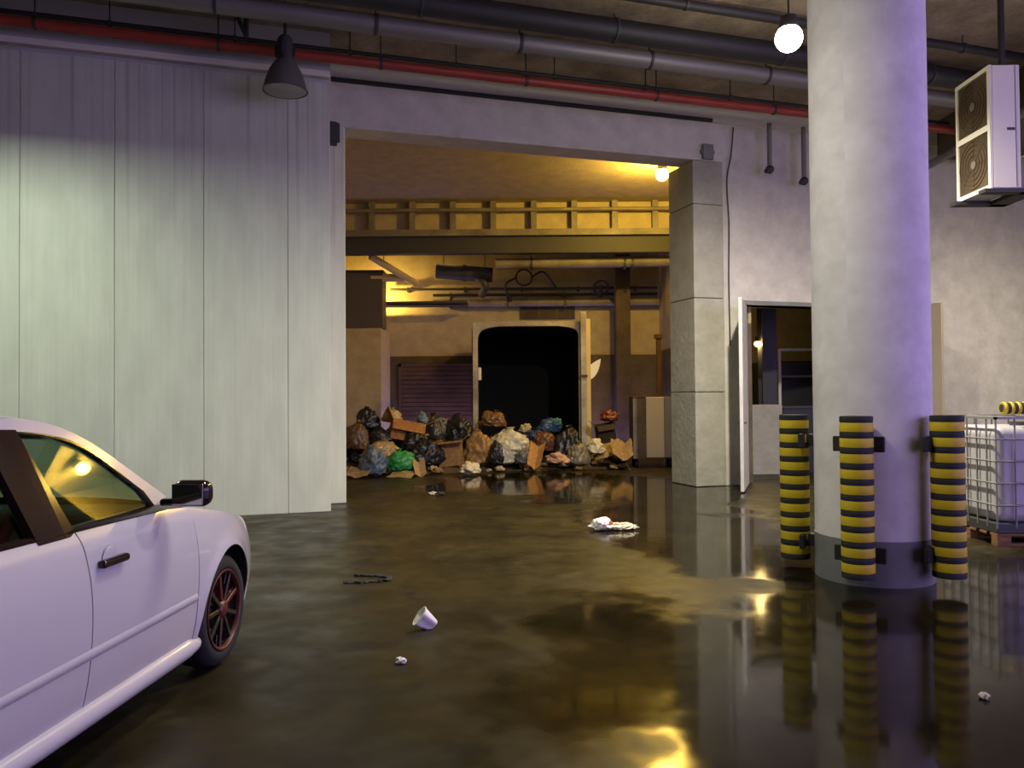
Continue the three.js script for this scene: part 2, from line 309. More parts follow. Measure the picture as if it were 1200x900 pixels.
// ---------------------------------------------------------------- double door leaves
function leaf(label, hinge, dirDeg, mat, len) {                     // dirDeg: opening angle from the closed position
  const L = len, t = thing('door_leaf', label, 'door', [0, 0, 0], 0, 'leaves of the double door');
  const p = wl(hinge.x, 0.02, -0.04); t.position.copy(p); t.rotation.y = TH + dirDeg;
  obj('panel', bx(0, L, 0, DH - 0.05, -0.028, 0.028, 0.006), mat, t);
  obj('kick_plate', bx(0.03, L - 0.03, 0.02, 0.4, 0.028, 0.032), M.pillarGrey, t);
  obj('handle', [rod(V(L - 0.09, 1.08, -0.06), V(L - 0.09, 1.08, 0.06), 0.012), bx(L - 0.2, L - 0.07, 1.07, 1.095, 0.05, 0.065, 0.005), bx(L - 0.2, L - 0.07, 1.07, 1.095, -0.065, -0.05, 0.005)], M.darkSteel, t);
  for (const y of [0.35, 1.5, 2.7]) obj('hinge', rod(V(0, y, 0.03), V(0, y + 0.12, 0.03), 0.014, 8), M.darkSteel, t);
  return t;
}
leaf('white door leaf swung open edge-on beside the grey pilaster', V(DX0, 0, 0), -rad(127), M.doorWhite, 1.34);
leaf('brassy metal door leaf standing open right of the round pillar', V(DX1, 0, 0), -rad(76), M.doorGold, 1.3);

// ---------------------------------------------------------------- pipes under the ceiling
function pipe(name, label, y, z, x0, x1, r, mat, cat, bands) {
  const t = thing(name, label, cat, [WO.x, 0, WO.z], TH);
  obj('run', rod(V(x0, y, z), V(x1, y, z), r, 20), mat, t);
  for (let x = x0 + 0.6; x < x1; x += bands) {
    obj('clamp', rod(V(x - 0.02, y, z), V(x + 0.02, y, z), r + 0.012, 20), M.darkSteel, t);
    obj('hanger', rod(V(x, y + r, z), V(x, H, z), 0.009, 6), M.darkSteel, t);
  }
  return t;
}
pipe('sprinkler_pipe', 'long red sprinkler pipe running above the white panels and gateway', 6.12, 1.06, -11.5, 7.5, 0.065, M.red, 'pipe', 2.1);
pipe('service_pipe', 'pale lagged pipe just below the dark pipe under the ceiling', 6.22, 2.0, -9, 9, 0.12, M.galvanised, 'pipe', 1.9);
pipe('service_pipe', 'thick dark pipe highest under the ceiling', 6.38, 2.38, -8, 9, 0.15, M.darkPipe, 'pipe', 2.6);
pipe('conduit', 'thin dark conduit running behind the red pipe', 6.3, 0.9, -11, 7.5, 0.03, M.darkPipe, 'conduit', 1.5);
pipe('service_pipe', 'thin dark pipe nearest the camera under the ceiling', 6.42, 3.2, -4, 9, 0.06, M.darkPipe, 'pipe', 2.2);
{ // beam and pipes that run towards the camera at the right
  const t = thing('ceiling_beam', 'dark downstand beam at the upper right beyond the pillar', 'beam', [8.2, 0, 0]);
  obj('beam_face', bx(-0.25, 1.2, 5.9, H, -15, -8.0), M.dado, t);
  const p = thing('drain_pipe', 'grey drain pipe at the upper right behind the air conditioner', 'pipe', [7.7, 0, 0]);
  obj('run', rod(V(0, 5.75, -15), V(0, 5.75, -7), 0.07, 16), M.galvanised, p);
  for (const z of [-13.5, -11.5, -9.5]) obj('clamp', rod(V(0, 5.75, z), V(0, 5.75, z - 0.05), 0.085, 16), M.darkSteel, p);
  for (const z of [-13.5, -11.5, -9.5]) obj('hanger', rod(V(0, 5.8, z), V(0, H, z), 0.01, 6), M.darkSteel, p);
}
// hanging things on the white wall right of the gateway
for (const [x, y0, label] of [[4.35, 5.45, 'grey drop pipe with a sensor end on the wall above the doorway'], [5.05, 5.3, 'grey drop pipe with a sensor end close to the round pillar']]) {
  const t = thing('drop_pipe', label, 'pipe', [0, 0, 0], 0, 'drop pipes over the doorway'); t.position.copy(wl(x, y0, 0.15)); t.rotation.y = TH;
  obj('run', rod(V(0, 0, 0), V(0, 6.25 - y0, 0), 0.04, 12), M.galvanised, t);
  obj('elbow', [new THREE.SphereGeometry(0.075, 14, 10), rod(V(0, 0, 0), V(-0.11, -0.05, 0.05), 0.04, 10)], M.darkSteel, t);
}
{
  const t = obj('hanging_cable', tube([V(0.12, 6.2, 0), V(0.05, 5.7, 0.02), V(-0.02, 5.3, 0), V(0, 4.5, 0.01), V(-0.01, 3.6, 0), V(0, 2.4, 0)], 0.012, 60, 6), M.darkSteel);
  t.position.copy(wl(3.66, 0, -0.07)); t.rotation.y = TH; tag(t, 'thin dark cable running down the wall beside the pilaster', 'cable');
  const b = obj('bracket_box', [bx(-0.1, 0.1, 0, 0.26, 0, 0.07, 0.01), bx(-0.13, 0.13, 0.1, 0.16, 0, 0.05)], M.pillarGrey);
  b.position.copy(wl(3.2, 5.56, 0.002)); b.rotation.y = TH; tag(b, 'small grey box at the top of the concrete pilaster', 'box');
  const c = obj('bracket_box', [bx(-0.09, 0.09, 0, 0.28, 0, 0.06, 0.01), bx(-0.05, 0.05, -0.05, 0.3, 0, 0.04)], M.darkSteel);
  c.position.copy(wl(-3.05, 5.3, 0.032)); c.rotation.y = TH; tag(c, 'small dark box at the top of the left jamb', 'box');
}
{ // unlit bell lamp
  const t = thing('bell_lamp', 'unlit grey bell lamp hanging in front of the red pipe', 'lamp', [-2.86, 5.45, -10.25]);
  obj('shade', lathe([[0.285, 0], [0.275, 0.02], [0.25, 0.12], [0.2, 0.26], [0.13, 0.37], [0.1, 0.40], [0.09, 0.395], [0.12, 0.36], [0.19, 0.25], [0.24, 0.11], [0.27, 0.0], [0.285, 0]], 40), std({ color: col(0.16, 0.15, 0.14), roughness: 0.45, metalness: 0.3 }), t);
  obj('gear_box', lathe([[0, 0.72], [0.06, 0.71], [0.095, 0.66], [0.1, 0.42], [0.09, 0.38], [0, 0.38]], 24), M.darkSteel, t);
  obj('fin', [bx(-0.13, 0.13, 0.44, 0.60, -0.008, 0.008), bx(-0.008, 0.008, 0.44, 0.60, -0.13, 0.13)], M.darkSteel, t);
  obj('lens', new THREE.SphereGeometry(0.27, 28, 8, 0, Math.PI * 2, Math.PI / 2, Math.PI / 2).scale(1, 0.22, 1).translate(0, 0.02, 0), std({ color: col(0.32, 0.31, 0.27), roughness: 0.3 }), t);
  obj('drop_rod', rod(V(0, 0.7, 0), V(0, H - 5.45, 0), 0.02, 8), M.darkSteel, t);
  const h = thing('pipe_bracket', 'dark angled strut holding the red pipe left of the bell lamp', 'bracket', [-3.42, 6.15, -10.2]);
  obj('strut', [rod(V(0.08, 0, 0), V(-0.12, 0.45, 0.1), 0.03, 8), rod(V(0.08, -0.02, 0), V(0.08, 0.2, 0), 0.035, 8)], M.darkPipe, h);
}
// ---------------------------------------------------------------- air conditioner
{
  const t = thing('air_conditioner', 'cream outdoor air conditioning unit with two fans, hung at upper right', 'air conditioner', [5.6, 3.92, -9.4]);
  const W = 0.72, D = 0.36, h = 1.45;                             // width runs away from the camera, fans face left
  obj('casing', bx(0.031, D, 0, h, -W, 0, 0.015), M.cream, t);
  obj('front_frame', [bx(0, 0.03, 0, 0.05, -W, 0), bx(0, 0.03, h - 0.05, h, -W, 0), bx(0, 0.03, h / 2 - 0.035, h / 2 + 0.035, -W, 0), bx(0, 0.03, 0.05, h / 2 - 0.035, -0.05, 0), bx(0, 0.03, h / 2 + 0.035, h - 0.05, -0.05, 0), bx(0, 0.03, 0.05, h / 2 - 0.035, -W, -W + 0.04), bx(0, 0.03, h / 2 + 0.035, h - 0.05, -W, -W + 0.04)], M.cream, t);
  for (const y of [h * 0.25 + 0.01, h * 0.75 - 0.01]) {
    const f = obj('fan_opening', bx(0.012, 0.024, y - h * 0.25 + 0.05, y + h * 0.25 - 0.05, -W + 0.05, -0.06), M.grille, t);
    const rings = []; for (const r of [0.06, 0.12, 0.18, 0.24, 0.29]) rings.push(new THREE.TorusGeometry(r, 0.004, 5, 30).rotateY(Math.PI / 2).translate(0.004, y, -W / 2 - 0.005));
    for (let k = 0; k < 8; k++) rings.push(rod(V(0.004, y, -W / 2), V(0.004, y + Math.sin(k * Math.PI / 4) * 0.29, -W / 2 + Math.cos(k * Math.PI / 4) * 0.29), 0.003, 4));
    obj('guard', rings, M.rust, f);
    obj('hub', rod(V(0.0, y, -W / 2), V(0.016, y, -W / 2), 0.05, 16), M.galvanised, f);
  }
  obj('grip', bx(0.2, 0.29, 0.68, 0.71, -0.006, 0.006), M.darkSteel, t);
  obj('side_seam', bx(0.3, 0.305, 0.02, h - 0.02, -0.004, 0.004), M.darkSteel, t);
  const b = thing('support_bracket', 'dark steel tray bracket under the air conditioner', 'bracket', [5.6, 3.92, -9.4]);
  obj('tray', [bx(-0.08, 0.6, -0.05, -0.005, -0.12, 0.02), bx(-0.08, 0.6, -0.05, -0.005, -W - 0.02, -W + 0.12), bx(0.36, 0.6, -0.05, -0.005, -W, 0)], M.darkPipe, b);
  obj('hanger', [bx(0.55, 0.6, -0.05, H - 3.92, -0.06, 0.0), bx(0.55, 0.6, -0.05, H - 3.92, -W, -W + 0.06)], M.darkPipe, b);
}
// ---------------------------------------------------------------- caged tank on a pallet
{
  const X0 = 4.82, X1 = 5.98, Z0 = -8.1, Z1 = -9.15;
  const p = thing('pallet', 'wooden pallet under the caged tank at the right', 'pallet', [X0, 0, Z0]);
  const w = X1 - X0, d = Z0 - Z1;
  for (let i = 0; i < 3; i++) obj('runner', bx(0, w, 0.0, 0.022, -d + i * (d - 0.1) / 2, -d + 0.1 + i * (d - 0.1) / 2), M.wood, p);
  for (let i = 0; i < 3; i++) for (let k = 0; k < 3; k++) obj('block', bx(k * (w - 0.14) / 2, k * (w - 0.14) / 2 + 0.14, 0.022, 0.1, -d + i * (d - 0.1) / 2, -d + 0.1 + i * (d - 0.1) / 2), M.wood, p);
  for (let i = 0; i < 6; i++) obj('board', bx(0, w, 0.1, 0.122, -d + i * (d - 0.12) / 5, -d + i * (d - 0.12) / 5 + 0.12), M.wood, p);
  const t = thing('caged_tank', 'white plastic tank in a square wire cage right of the pillar', 'tank', [X0, 0.124, Z0]);
  obj('base_tray', bx(0.01, w - 0.01, 0, 0.1, -d + 0.01, -0.01, 0.01), M.darkSteel, t);
  obj('bottle', bx(0.04, w - 0.04, 0.1, 1.06, -d + 0.04, -0.04, 0.09), M.tank, t);
  obj('lid', rod(V(w / 2, 1.05, -d / 2), V(w / 2, 1.1, -d / 2), 0.1, 20), M.darkSteel, t);
  obj('label_plate', bx(0.5, 0.85, 0.5, 0.82, -0.03, -0.015), M.galvanised, t);
  const cage = obj('cage', [bx(0, w, 1.14, 1.165, -0.025, 0), bx(0, w, 1.14, 1.165, -d, -d + 0.025), bx(0, 0.025, 1.14, 1.165, -d, 0), bx(w - 0.025, w, 1.14, 1.165, -d, 0)], M.steel, t);
  for (let i = 0; i <= 6; i++) { const x = 0.012 + (w - 0.024) * i / 6; obj('bar', rod(V(x, 0.05, -0.012), V(x, 1.15, -0.012), 0.009, 6), M.steel, cage); obj('bar', rod(V(x, 0.05, -d + 0.012), V(x, 1.15, -d + 0.012), 0.009, 6), M.steel, cage); }
  for (let i = 1; i < 6; i++) { const z = -d * i / 6; obj('bar', rod(V(0.012, 0.05, z), V(0.012, 1.15, z), 0.009, 6), M.steel, cage); obj('bar', rod(V(w - 0.012, 0.05, z), V(w - 0.012, 1.15, z), 0.009, 6), M.steel, cage); }
  for (const y of [0.28, 0.5, 0.72, 0.94]) { for (const z of [-0.006, -d + 0.006]) obj('bar', rod(V(0, y, z), V(w, y, z), 0.009, 6), M.steel, cage); for (const x of [0.006, w - 0.006]) obj('bar', rod(V(x, y, 0), V(x, y, -d), 0.009, 6), M.steel, cage); }
  for (const x of [0.3, 0.85]) obj('bar', rod(V(x, 1.153, -d), V(x, 1.153, 0), 0.011, 6), M.steel, cage);
  const s = thing('striped_roll', 'yellow and black striped roll lying on top of the caged tank', 'roll', [5.28, 1.364, -8.75]);
  obj('core', rod(V(0, 0, 0), V(0.9, 0, 0), 0.062, 20), M.rubber, s);
  for (let i = 0; i < 12; i++) obj('yellow_band', new THREE.TorusGeometry(0.052, 0.02, 8, 20).rotateY(Math.PI / 2).scale(1.1, 1, 1).translate(0.02 + i * 0.075, 0, 0), M.yellow, s);
}
// ---------------------------------------------------------------- behind the doorway
{
  const w = obj('low_wall', bx(4.5, 5.25, 0, 1.36, -16.3, -15.75, 0.02), M.concrete); tag(w, 'low cream concrete wall standing inside the doorway', 'wall');
  const c = thing('steel_column', 'dark steel column behind the low wall in the doorway', 'column', [5.33, 0, -16.9]);
  obj('web', bx(-0.03, 0.03, 0, 4.2, -0.14, 0.14), M.darkSteel, c); obj('flange', bx(-0.15, 0.15, 0, 4.2, 0.13, 0.16), M.darkSteel, c); obj('flange', bx(-0.15, 0.15, 0, 4.2, -0.16, -0.13), M.darkSteel, c);
  const r = thing('guard_rail', 'yellow lit guard rail in the room behind the doorway', 'railing', [5.75, 0, -17.4]);
  obj('top_rail', rod(V(0, 2.52, 0), V(2.2, 2.54, 0), 0.035, 10), M.cream, r); obj('mid_rail', rod(V(0, 1.95, 0), V(2.2, 1.95, 0), 0.03, 10), M.galvanised, r);
  for (const x of [0, 1.1, 2.2]) obj('post', rod(V(x, 0, 0), V(x, 2.54, 0), 0.035, 10), M.cream, r);
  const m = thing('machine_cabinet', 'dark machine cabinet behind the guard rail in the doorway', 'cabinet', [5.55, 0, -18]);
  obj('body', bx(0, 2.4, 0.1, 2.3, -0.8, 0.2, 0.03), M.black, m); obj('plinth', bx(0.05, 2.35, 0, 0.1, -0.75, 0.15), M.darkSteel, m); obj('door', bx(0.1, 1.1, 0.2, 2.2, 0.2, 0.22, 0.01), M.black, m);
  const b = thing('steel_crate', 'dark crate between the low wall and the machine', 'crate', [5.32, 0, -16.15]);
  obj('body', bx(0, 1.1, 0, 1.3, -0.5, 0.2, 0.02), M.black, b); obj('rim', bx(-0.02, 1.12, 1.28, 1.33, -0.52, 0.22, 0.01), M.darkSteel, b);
}
// ---------------------------------------------------------------- bay: services, container, cabinet
{
  const add = (name, label, cat, geos, mat) => tag(obj(name, geos, mat), label, cat);
  const hb = thing('hanging_box', 'dark box duct over the pier at the left of the bay', 'duct', [BL, 3.42, -21.3]);
  obj('body', bx(0.01, 1.3, 0, 1.5, -0.7, 0, 0.01), std({ color: col(0.07, 0.06, 0.05), roughness: 0.6 }), hb); obj('flange', bx(0.01, 1.33, 1.45, 1.52, -0.72, 0.02), M.darkSteel, hb);
  const pr = thing('bay_pier', 'ochre pier at the left rear of the bay under the dark box', 'pier', [BL, 0, -21.3]); obj('shaft', bx(0.01, 1.26, 0, 3.41, -1.6, 0, 0.01), M.bayWall, pr); obj('plinth', bx(0.01, 1.3, 0, 0.3, -1.6, 0.04, 0.01), M.dado, pr);
  const d1 = thing('ventilation_duct', 'dark round ventilation duct under the bulkhead at the rear', 'duct', [-2.0, 4.95, -21.6]);
  obj('run', rod(V(0, 0, 0), V(1.5, -0.12, 0), 0.2, 20), M.darkSteel, d1); obj('collar', rod(V(0.7, -0.055, 0), V(0.8, -0.063, 0), 0.225, 20), M.darkPipe, d1); obj('branch', tube([V(1.0, -0.1, 0), V(1.3, -0.4, 0.1), V(1.2, -0.6, -0.4)], 0.1, 16, 10), M.darkSteel, d1);
  obj('hanger', [rod(V(0.2, 0, 0), V(0.2, 0.77, 0), 0.012, 6), rod(V(1.3, 0, 0), V(1.3, 0.77, 0), 0.012, 6)], M.darkSteel, d1);
  const d2 = thing('ventilation_duct', 'pale slanting duct at the upper left of the bay', 'duct', [-3.6, 5.1, -21.0]);
  obj('run', rod(V(0, 0.1, 0.3), V(1.1, -0.5, -0.6), 0.09, 16), M.bayWall, d2); obj('stub', rod(V(-0.1, -0.35, -0.4), V(0.75, -0.35, -0.4), 0.11, 16), M.bayWall, d2); obj('hanger', rod(V(0.3, 0, 0.05), V(0.3, 0.62, 0.05), 0.012, 6), M.darkSteel, d2);
  const wp = (y, r, x0, x1, mat, label) => { const t = thing('wall_pipe', label, 'pipe', [0, y, -22.75], 0); obj('run', rod(V(x0, 0, 0), V(x1, 0, 0), r, 14), mat, t); for (let x = x0 + 0.5; x < x1; x += 1.6) obj('bracket', bx(x - 0.03, x + 0.03, -r - 0.03, r + 0.02, -0.25, r), M.darkSteel, t); };
  wp(4.62, 0.035, -3.4, 4.1, M.darkSteel, 'thin dark conduit along the upper rear wall of the bay');
  wp(4.22, 0.11, -2.2, 4.15, M.lagging, 'thick lagged pipe along the rear wall of the bay');
  wp(4.45, 0.04, -2.2, 4.1, M.darkPipe, 'dark pipe just above the thick lagged pipe');
  const lp = thing('lagged_main', 'long pale pipe hanging under the dark bulkhead beam', 'pipe', [0, 5.0, -20.9]);
  obj('run', rod(V(-0.4, 0, 0), V(4.1, 0.05, 0), 0.14, 18), M.lagging, lp); for (const x of [0.5, 2.9, 3.1]) obj('clamp', rod(V(x, 0, 0), V(x + 0.06, 0, 0), 0.165, 18), M.darkSteel, lp); obj('hanger', [rod(V(0.5, 0.1, 0), V(0.5, 0.75, 0), 0.012, 6), rod(V(3, 0.1, 0), V(3, 0.75, 0), 0.012, 6)], M.darkSteel, lp);
  const cc = thing('cable_coil', 'loop of dark cable above the container', 'cable', [0.35, 4.55, -22.2]);
  obj('loop', [new THREE.TorusGeometry(0.22, 0.025, 8, 30).translate(0, 0.3, 0), tube([V(-0.2, 0.3, 0), V(-0.5, 0.1, 0.1), V(-0.35, -0.3, -0.4)], 0.03, 24, 6), tube([V(0.2, 0.3, 0), V(0.5, 0.45, 0), V(0.9, 0.1, -0.5)], 0.03, 24, 6)], M.black, cc);
  const vl = thing('pipe_valve', 'dark valve on the pipes right of the container', 'valve', [2.5, 4.45, -22.55]);
  obj('wheel', new THREE.TorusGeometry(0.2, 0.03, 8, 24).rotateX(0.5).translate(0, 0.15, 0), M.darkPipe, vl); obj('stem', rod(V(0, -0.1, -0.1), V(0, 0.2, 0), 0.06, 10), M.darkPipe, vl);
  const col_ = thing('bay_column', 'dark square column on the right of the rear bay wall', 'column', [3.05, 0, -22.3]); obj('shaft', bx(-0.2, 0.2, 0, 5.7, -0.2, 0.2, 0.01), std({ color: col(0.13, 0.105, 0.095), map: concTex, roughness: 0.8 }), col_); obj('foot', bx(-0.24, 0.24, 0, 0.3, -0.24, 0.24, 0.01), M.dado, col_);
  const ps = thing('corner_post', 'brown rusty post in the right corner of the bay', 'post', [3.72, 0, -20.5]); obj('tube', bx(-0.06, 0.06, 0, 3.1, -0.06, 0.06, 0.01), M.rust, ps); obj('plate', bx(-0.1, 0.1, 3.02, 3.12, -0.1, 0.1), M.rust, ps);
  const pn = thing('wall_board', 'dark board on the rear wall above the container', 'board', [0.25, 3.78, -22.96]); obj('sheet', bx(0, 1.55, 0, 0.58, -0.03, 0.02), std({ color: col(0.12, 0.10, 0.08), map: concTex, roughness: 0.9 }), pn); for (const x of [0.5, 1.02]) obj('batten', bx(x, x + 0.05, 0, 0.58, 0.02, 0.04), M.dado, pn);
  // lit louvres behind the bulkhead
  const lm = std({ color: 0xffffff, emissive: col(1, 0.66, 0.2), emissiveIntensity: 0.9 });
  [[-3.5, 'leftmost lit louvre panel in the soffit behind the bulkhead'], [-2.75, 'second lit louvre panel from the left behind the bulkhead'], [-2.0, 'third lit louvre panel from the left behind the bulkhead']].forEach(([x, label], i) => {
    const t = thing('louvre_light', label, 'lamp', [x, 5.66, -21.9], 0, 'lit louvre panels behind the bulkhead');
    obj('diffuser', bx(0, 0.55, 0.02, 0.05, -0.25, 0.25), lm, t); obj('frame', [bx(-0.04, 0, 0, 0.06, -0.3, 0.3), bx(0.55, 0.59, 0, 0.06, -0.3, 0.3), bx(0, 0.55, 0, 0.06, 0.25, 0.3), bx(0, 0.55, 0, 0.06, -0.3, -0.25)], M.darkSteel, t);
    for (const k of [0.18, 0.37]) obj('slat', bx(k - 0.01, k + 0.01, 0.0, 0.02, -0.25, 0.25), M.darkSteel, t);
    const L = new THREE.RectAreaLight(col(1, 0.66, 0.2), 3, 0.55, 0.5); L.position.set(0.275, -0.01, 0); L.rotation.x = -Math.PI / 2; L.castShadow = true; t.add(L);
  });
  // low slatted grille by the rear wall, left
  const gr = thing('wall_grille', 'dark slatted shutter on the rear wall left of the container', 'shutter', [-3.2, 0.95, -22.9]);
  obj('frame', [bx(0, 2.3, 1.5, 1.58, -0.05, 0.04), bx(0, 0.08, 0, 1.58, -0.05, 0.04), bx(2.22, 2.3, 0, 1.58, -0.05, 0.04)], M.rust, gr);
  for (let i = 0; i < 12; i++) obj('slat', bx(0.08, 2.22, i * 0.125 + 0.005, i * 0.125 + 0.115, -0.03, 0.02, 0.005), M.rust, gr);
}
{ // open refuse container, mouth towards the camera
  const Z = -18.8, X0 = -0.9, X1 = 1.62, Y = 3.3, D = 3.4;
  const t = thing('refuse_container', 'tall white framed refuse container with a black open mouth', 'container', [0, 0, Z]);
  const s = new THREE.Shape(); s.moveTo(X0, 0.12); s.lineTo(X1, 0.12); s.lineTo(X1, Y); s.lineTo(X0, Y); s.lineTo(X0, 0.12);
  const hl = new THREE.Path(), a = X0 + 0.1, b = X1 - 0.06, c = Y - 0.09; hl.moveTo(a, 0.3); hl.lineTo(b, 0.3); hl.lineTo(b, c - 0.25); hl.bezierCurveTo(b, c - 0.05, b - 0.15, c - 0.04, b - 0.5, c); hl.lineTo(a + 0.5, c); hl.bezierCurveTo(a + 0.15, c - 0.04, a, c - 0.08, a, c - 0.35); hl.lineTo(a, 0.3); s.holes.push(hl);
  obj('mouth_frame', new THREE.ExtrudeGeometry(s, { depth: 0.14, bevelEnabled: true, bevelSize: 0.01, bevelThickness: 0.01, bevelSegments: 2, curveSegments: 10 }).translate(0, 0, -0.14), std({ color: col(0.62, 0.58, 0.47), map: concTex, roughness: 0.6 }), t);
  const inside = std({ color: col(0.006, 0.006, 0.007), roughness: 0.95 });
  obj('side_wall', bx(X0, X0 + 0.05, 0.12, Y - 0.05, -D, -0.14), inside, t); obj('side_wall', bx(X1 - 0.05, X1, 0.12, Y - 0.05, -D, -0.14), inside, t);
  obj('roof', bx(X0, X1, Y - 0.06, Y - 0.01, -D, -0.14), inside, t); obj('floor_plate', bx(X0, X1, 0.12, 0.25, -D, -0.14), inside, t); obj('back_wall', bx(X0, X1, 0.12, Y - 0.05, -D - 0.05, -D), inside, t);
  for (let i = 0; i < 6; i++) obj('rib', bx(X0 - 0.05, X0, 0.12, Y - 0.1, -0.6 - i * 0.5, -0.52 - i * 0.5), M.rust, t);
  const dr = obj('door_edge', [bx(X1 - 0.03, X1 + 0.1, 0.12, Y + 0.22, 0.02, 0.14, 0.01)], std({ color: col(0.66, 0.63, 0.55), map: concTex, roughness: 0.55 }), t);
  obj('door_skin', bx(X1 + 0.1, X1 + 0.2, 0.14, Y + 0.05, -0.9, 0.1, 0.01), std({ color: col(0.62, 0.48, 0.22), roughness: 0.6 }), t);
  obj('latch', bx(X1 - 0.05, X1 + 0.12, 2.0, 2.06, 0.14, 0.17), M.rust, dr);
  const ear = new THREE.Shape(); ear.moveTo(0, 0); ear.quadraticCurveTo(0.2, 0.1, 0.24, 0.48); ear.quadraticCurveTo(0.1, 0.42, 0, 0.34); ear.lineTo(0, 0);
  obj('flap', new THREE.ExtrudeGeometry(ear, { depth: 0.03, bevelEnabled: false }).translate(X1 + 0.2, 1.95, 0.02), M.whitePlastic, t);
  obj('hook', bx(X0 + 0.11, X0 + 0.19, 1.95, 2.25, -0.05, 0.02, 0.02), M.cream, t);
  for (const x of [X0 + 0.3, X1 - 0.3]) obj('skid', bx(x - 0.08, x + 0.08, 0, 0.12, -D, -0.05), M.darkSteel, t);
}
{ // cabinet by the right jamb of the bay
  const t = thing('metal_cabinet', 'white metal cabinet standing beside the pilaster inside the bay', 'cabinet', [2.62, 0, -17.6]);
  obj('body', bx(0, 0.92, 0.2, 1.55, -0.6, 0, 0.012), M.rust, t);
  obj('side_post', bx(0, 0.27, 0.2, 1.5, 0, 0.03), M.lagging, t);
  obj('door', bx(0.28, 0.67, 0.22, 1.53, 0, 0.04, 0.008), M.whitePlastic, t); obj('door', bx(0.68, 0.92, 0.22, 1.53, 0, 0.035, 0.008), std({ color: col(0.30, 0.31, 0.40), roughness: 0.5 }), t);
  for (const x of [0.08, 0.84]) for (const z of [-0.1, -0.5]) obj('caster', [rod(V(x - 0.03, 0.08, z), V(x + 0.03, 0.08, z), 0.08, 14), bx(x - 0.02, x + 0.02, 0.1, 0.2, z - 0.03, z + 0.03)], M.rubber, t);
}
// ---------------------------------------------------------------- the rubbish heap
function crumple(seed, rx, ry, rz, rough, detail = 3) {          // a crumpled closed blob
  const g0 = new THREE.IcosahedronGeometry(1, detail * 4), g = mergeVertices((g0.deleteAttribute('uv'), g0.deleteAttribute('normal'), g0)), p = g.attributes.position, v = V();
  for (let i = 0; i < p.count; i++) {
    v.fromBufferAttribute(p, i);
    const a = fbm(v.x * 1.3 + seed, v.y * 1.3, v.z * 1.3 - seed, 3), r = 1 - Math.abs(fbm(v.x * 2.6 - seed, v.y * 2.6 + seed, v.z * 2.6, 3)) * 1.5;
    const k = 1 + a * rough * 1.1 + (r - 0.8) * rough * 0.7;
    let y = v.y * k; if (y < -0.45) y = -0.45 + (y + 0.45) * 0.35;                                    // sags flat on what it lies on
    p.setXYZ(i, v.x * k * rx * (1 + (y < 0 ? 0.12 : 0)), y * ry, v.z * k * rz);
  }
  g.computeVertexNormals(); g.setAttribute('uv', new THREE.Float32BufferAttribute(new Float32Array(p.count * 2), 2));
  return g;
}
const bagMat = (c) => phys({ color: col(...c).multiplyScalar(0.8), roughness: 0.42, clearcoat: 0.15, clearcoatRoughness: 0.4 });
const cardTex = texture(256, 256, (x, y) => { const n = tileNoise(x, y, 12, 4, 2), f = 0.5 + 0.5 * Math.sin(y * Math.PI * 2 * 40); const t = clamp(0.6 + n * 0.8 + f * 0.06); return mix3([0.6, 0.55, 0.5], [1, 1, 1], t); }, true, 1.2);
const cardMat = (c) => std({ color: col(...c), map: cardTex, roughness: 0.9 });
function bag(label, X, y, z, w, h, c, seed, turn, group) {
  const t = thing('rubbish_bag', label, 'rubbish bag', [X, Math.max(0, y - h * 0.5), z], turn, group), m = bagMat(c);
  obj('sack', crumple(seed, w * 0.5, h * 0.56, w * 0.42, 0.42).translate(0, h * 0.42, 0), m, t);
  const k = [[0.001, 0.0], [w * 0.10, 0.005], [w * 0.045, h * 0.09], [w * 0.05, h * 0.12], [w * 0.13, h * 0.22], [w * 0.11, h * 0.225], [0.001, h * 0.13]];
  obj('knot', lathe(k, 12).rotateZ(0.4 * Math.sin(seed)).translate(w * 0.1 * Math.sin(seed * 2), h * 0.86, 0), m, t);
  return t;
}
function carton(label, X, y, z, w, h, c, seed, turn, group) {
  const t = thing('carton', label, 'carton', [X, Math.max(0.02, y - h * 0.5), z], turn, group), m = cardMat(c), d = w * 0.7, b = w * 0.82, q = h * 0.8;
  t.rotation.z = 0.18 * Math.sin(seed * 3); t.rotation.x = 0.15 * Math.cos(seed * 2);
  obj('body', [bx(-b / 2, b / 2, 0, 0.012, -d / 2, d / 2), bx(-b / 2, -b / 2 + 0.012, 0, q, -d / 2, d / 2), bx(b / 2 - 0.012, b / 2, 0, q, -d / 2, d / 2), bx(-b / 2, b / 2, 0, q, -d / 2, -d / 2 + 0.012), bx(-b / 2, b / 2, 0, q, d / 2 - 0.012, d / 2)], m, t);
  const fl = (gx, rz, px) => obj('flap', bx(0, gx, -0.005, 0.005, -d / 2 + 0.01, d / 2 - 0.01).rotateZ(rz).translate(px, q, 0), m, t);
  fl(-w * 0.32, -0.7 - 0.3 * Math.sin(seed), -b / 2); fl(w * 0.3, 0.5 + 0.4 * Math.cos(seed), b / 2);
  obj('flap', bx(-b / 2 + 0.01, b / 2 - 0.01, -0.005, 0.005, 0, d * 0.45).rotateX(0.6 + 0.4 * Math.sin(seed)).translate(0, q, d / 2), m, t);
  return t;
}
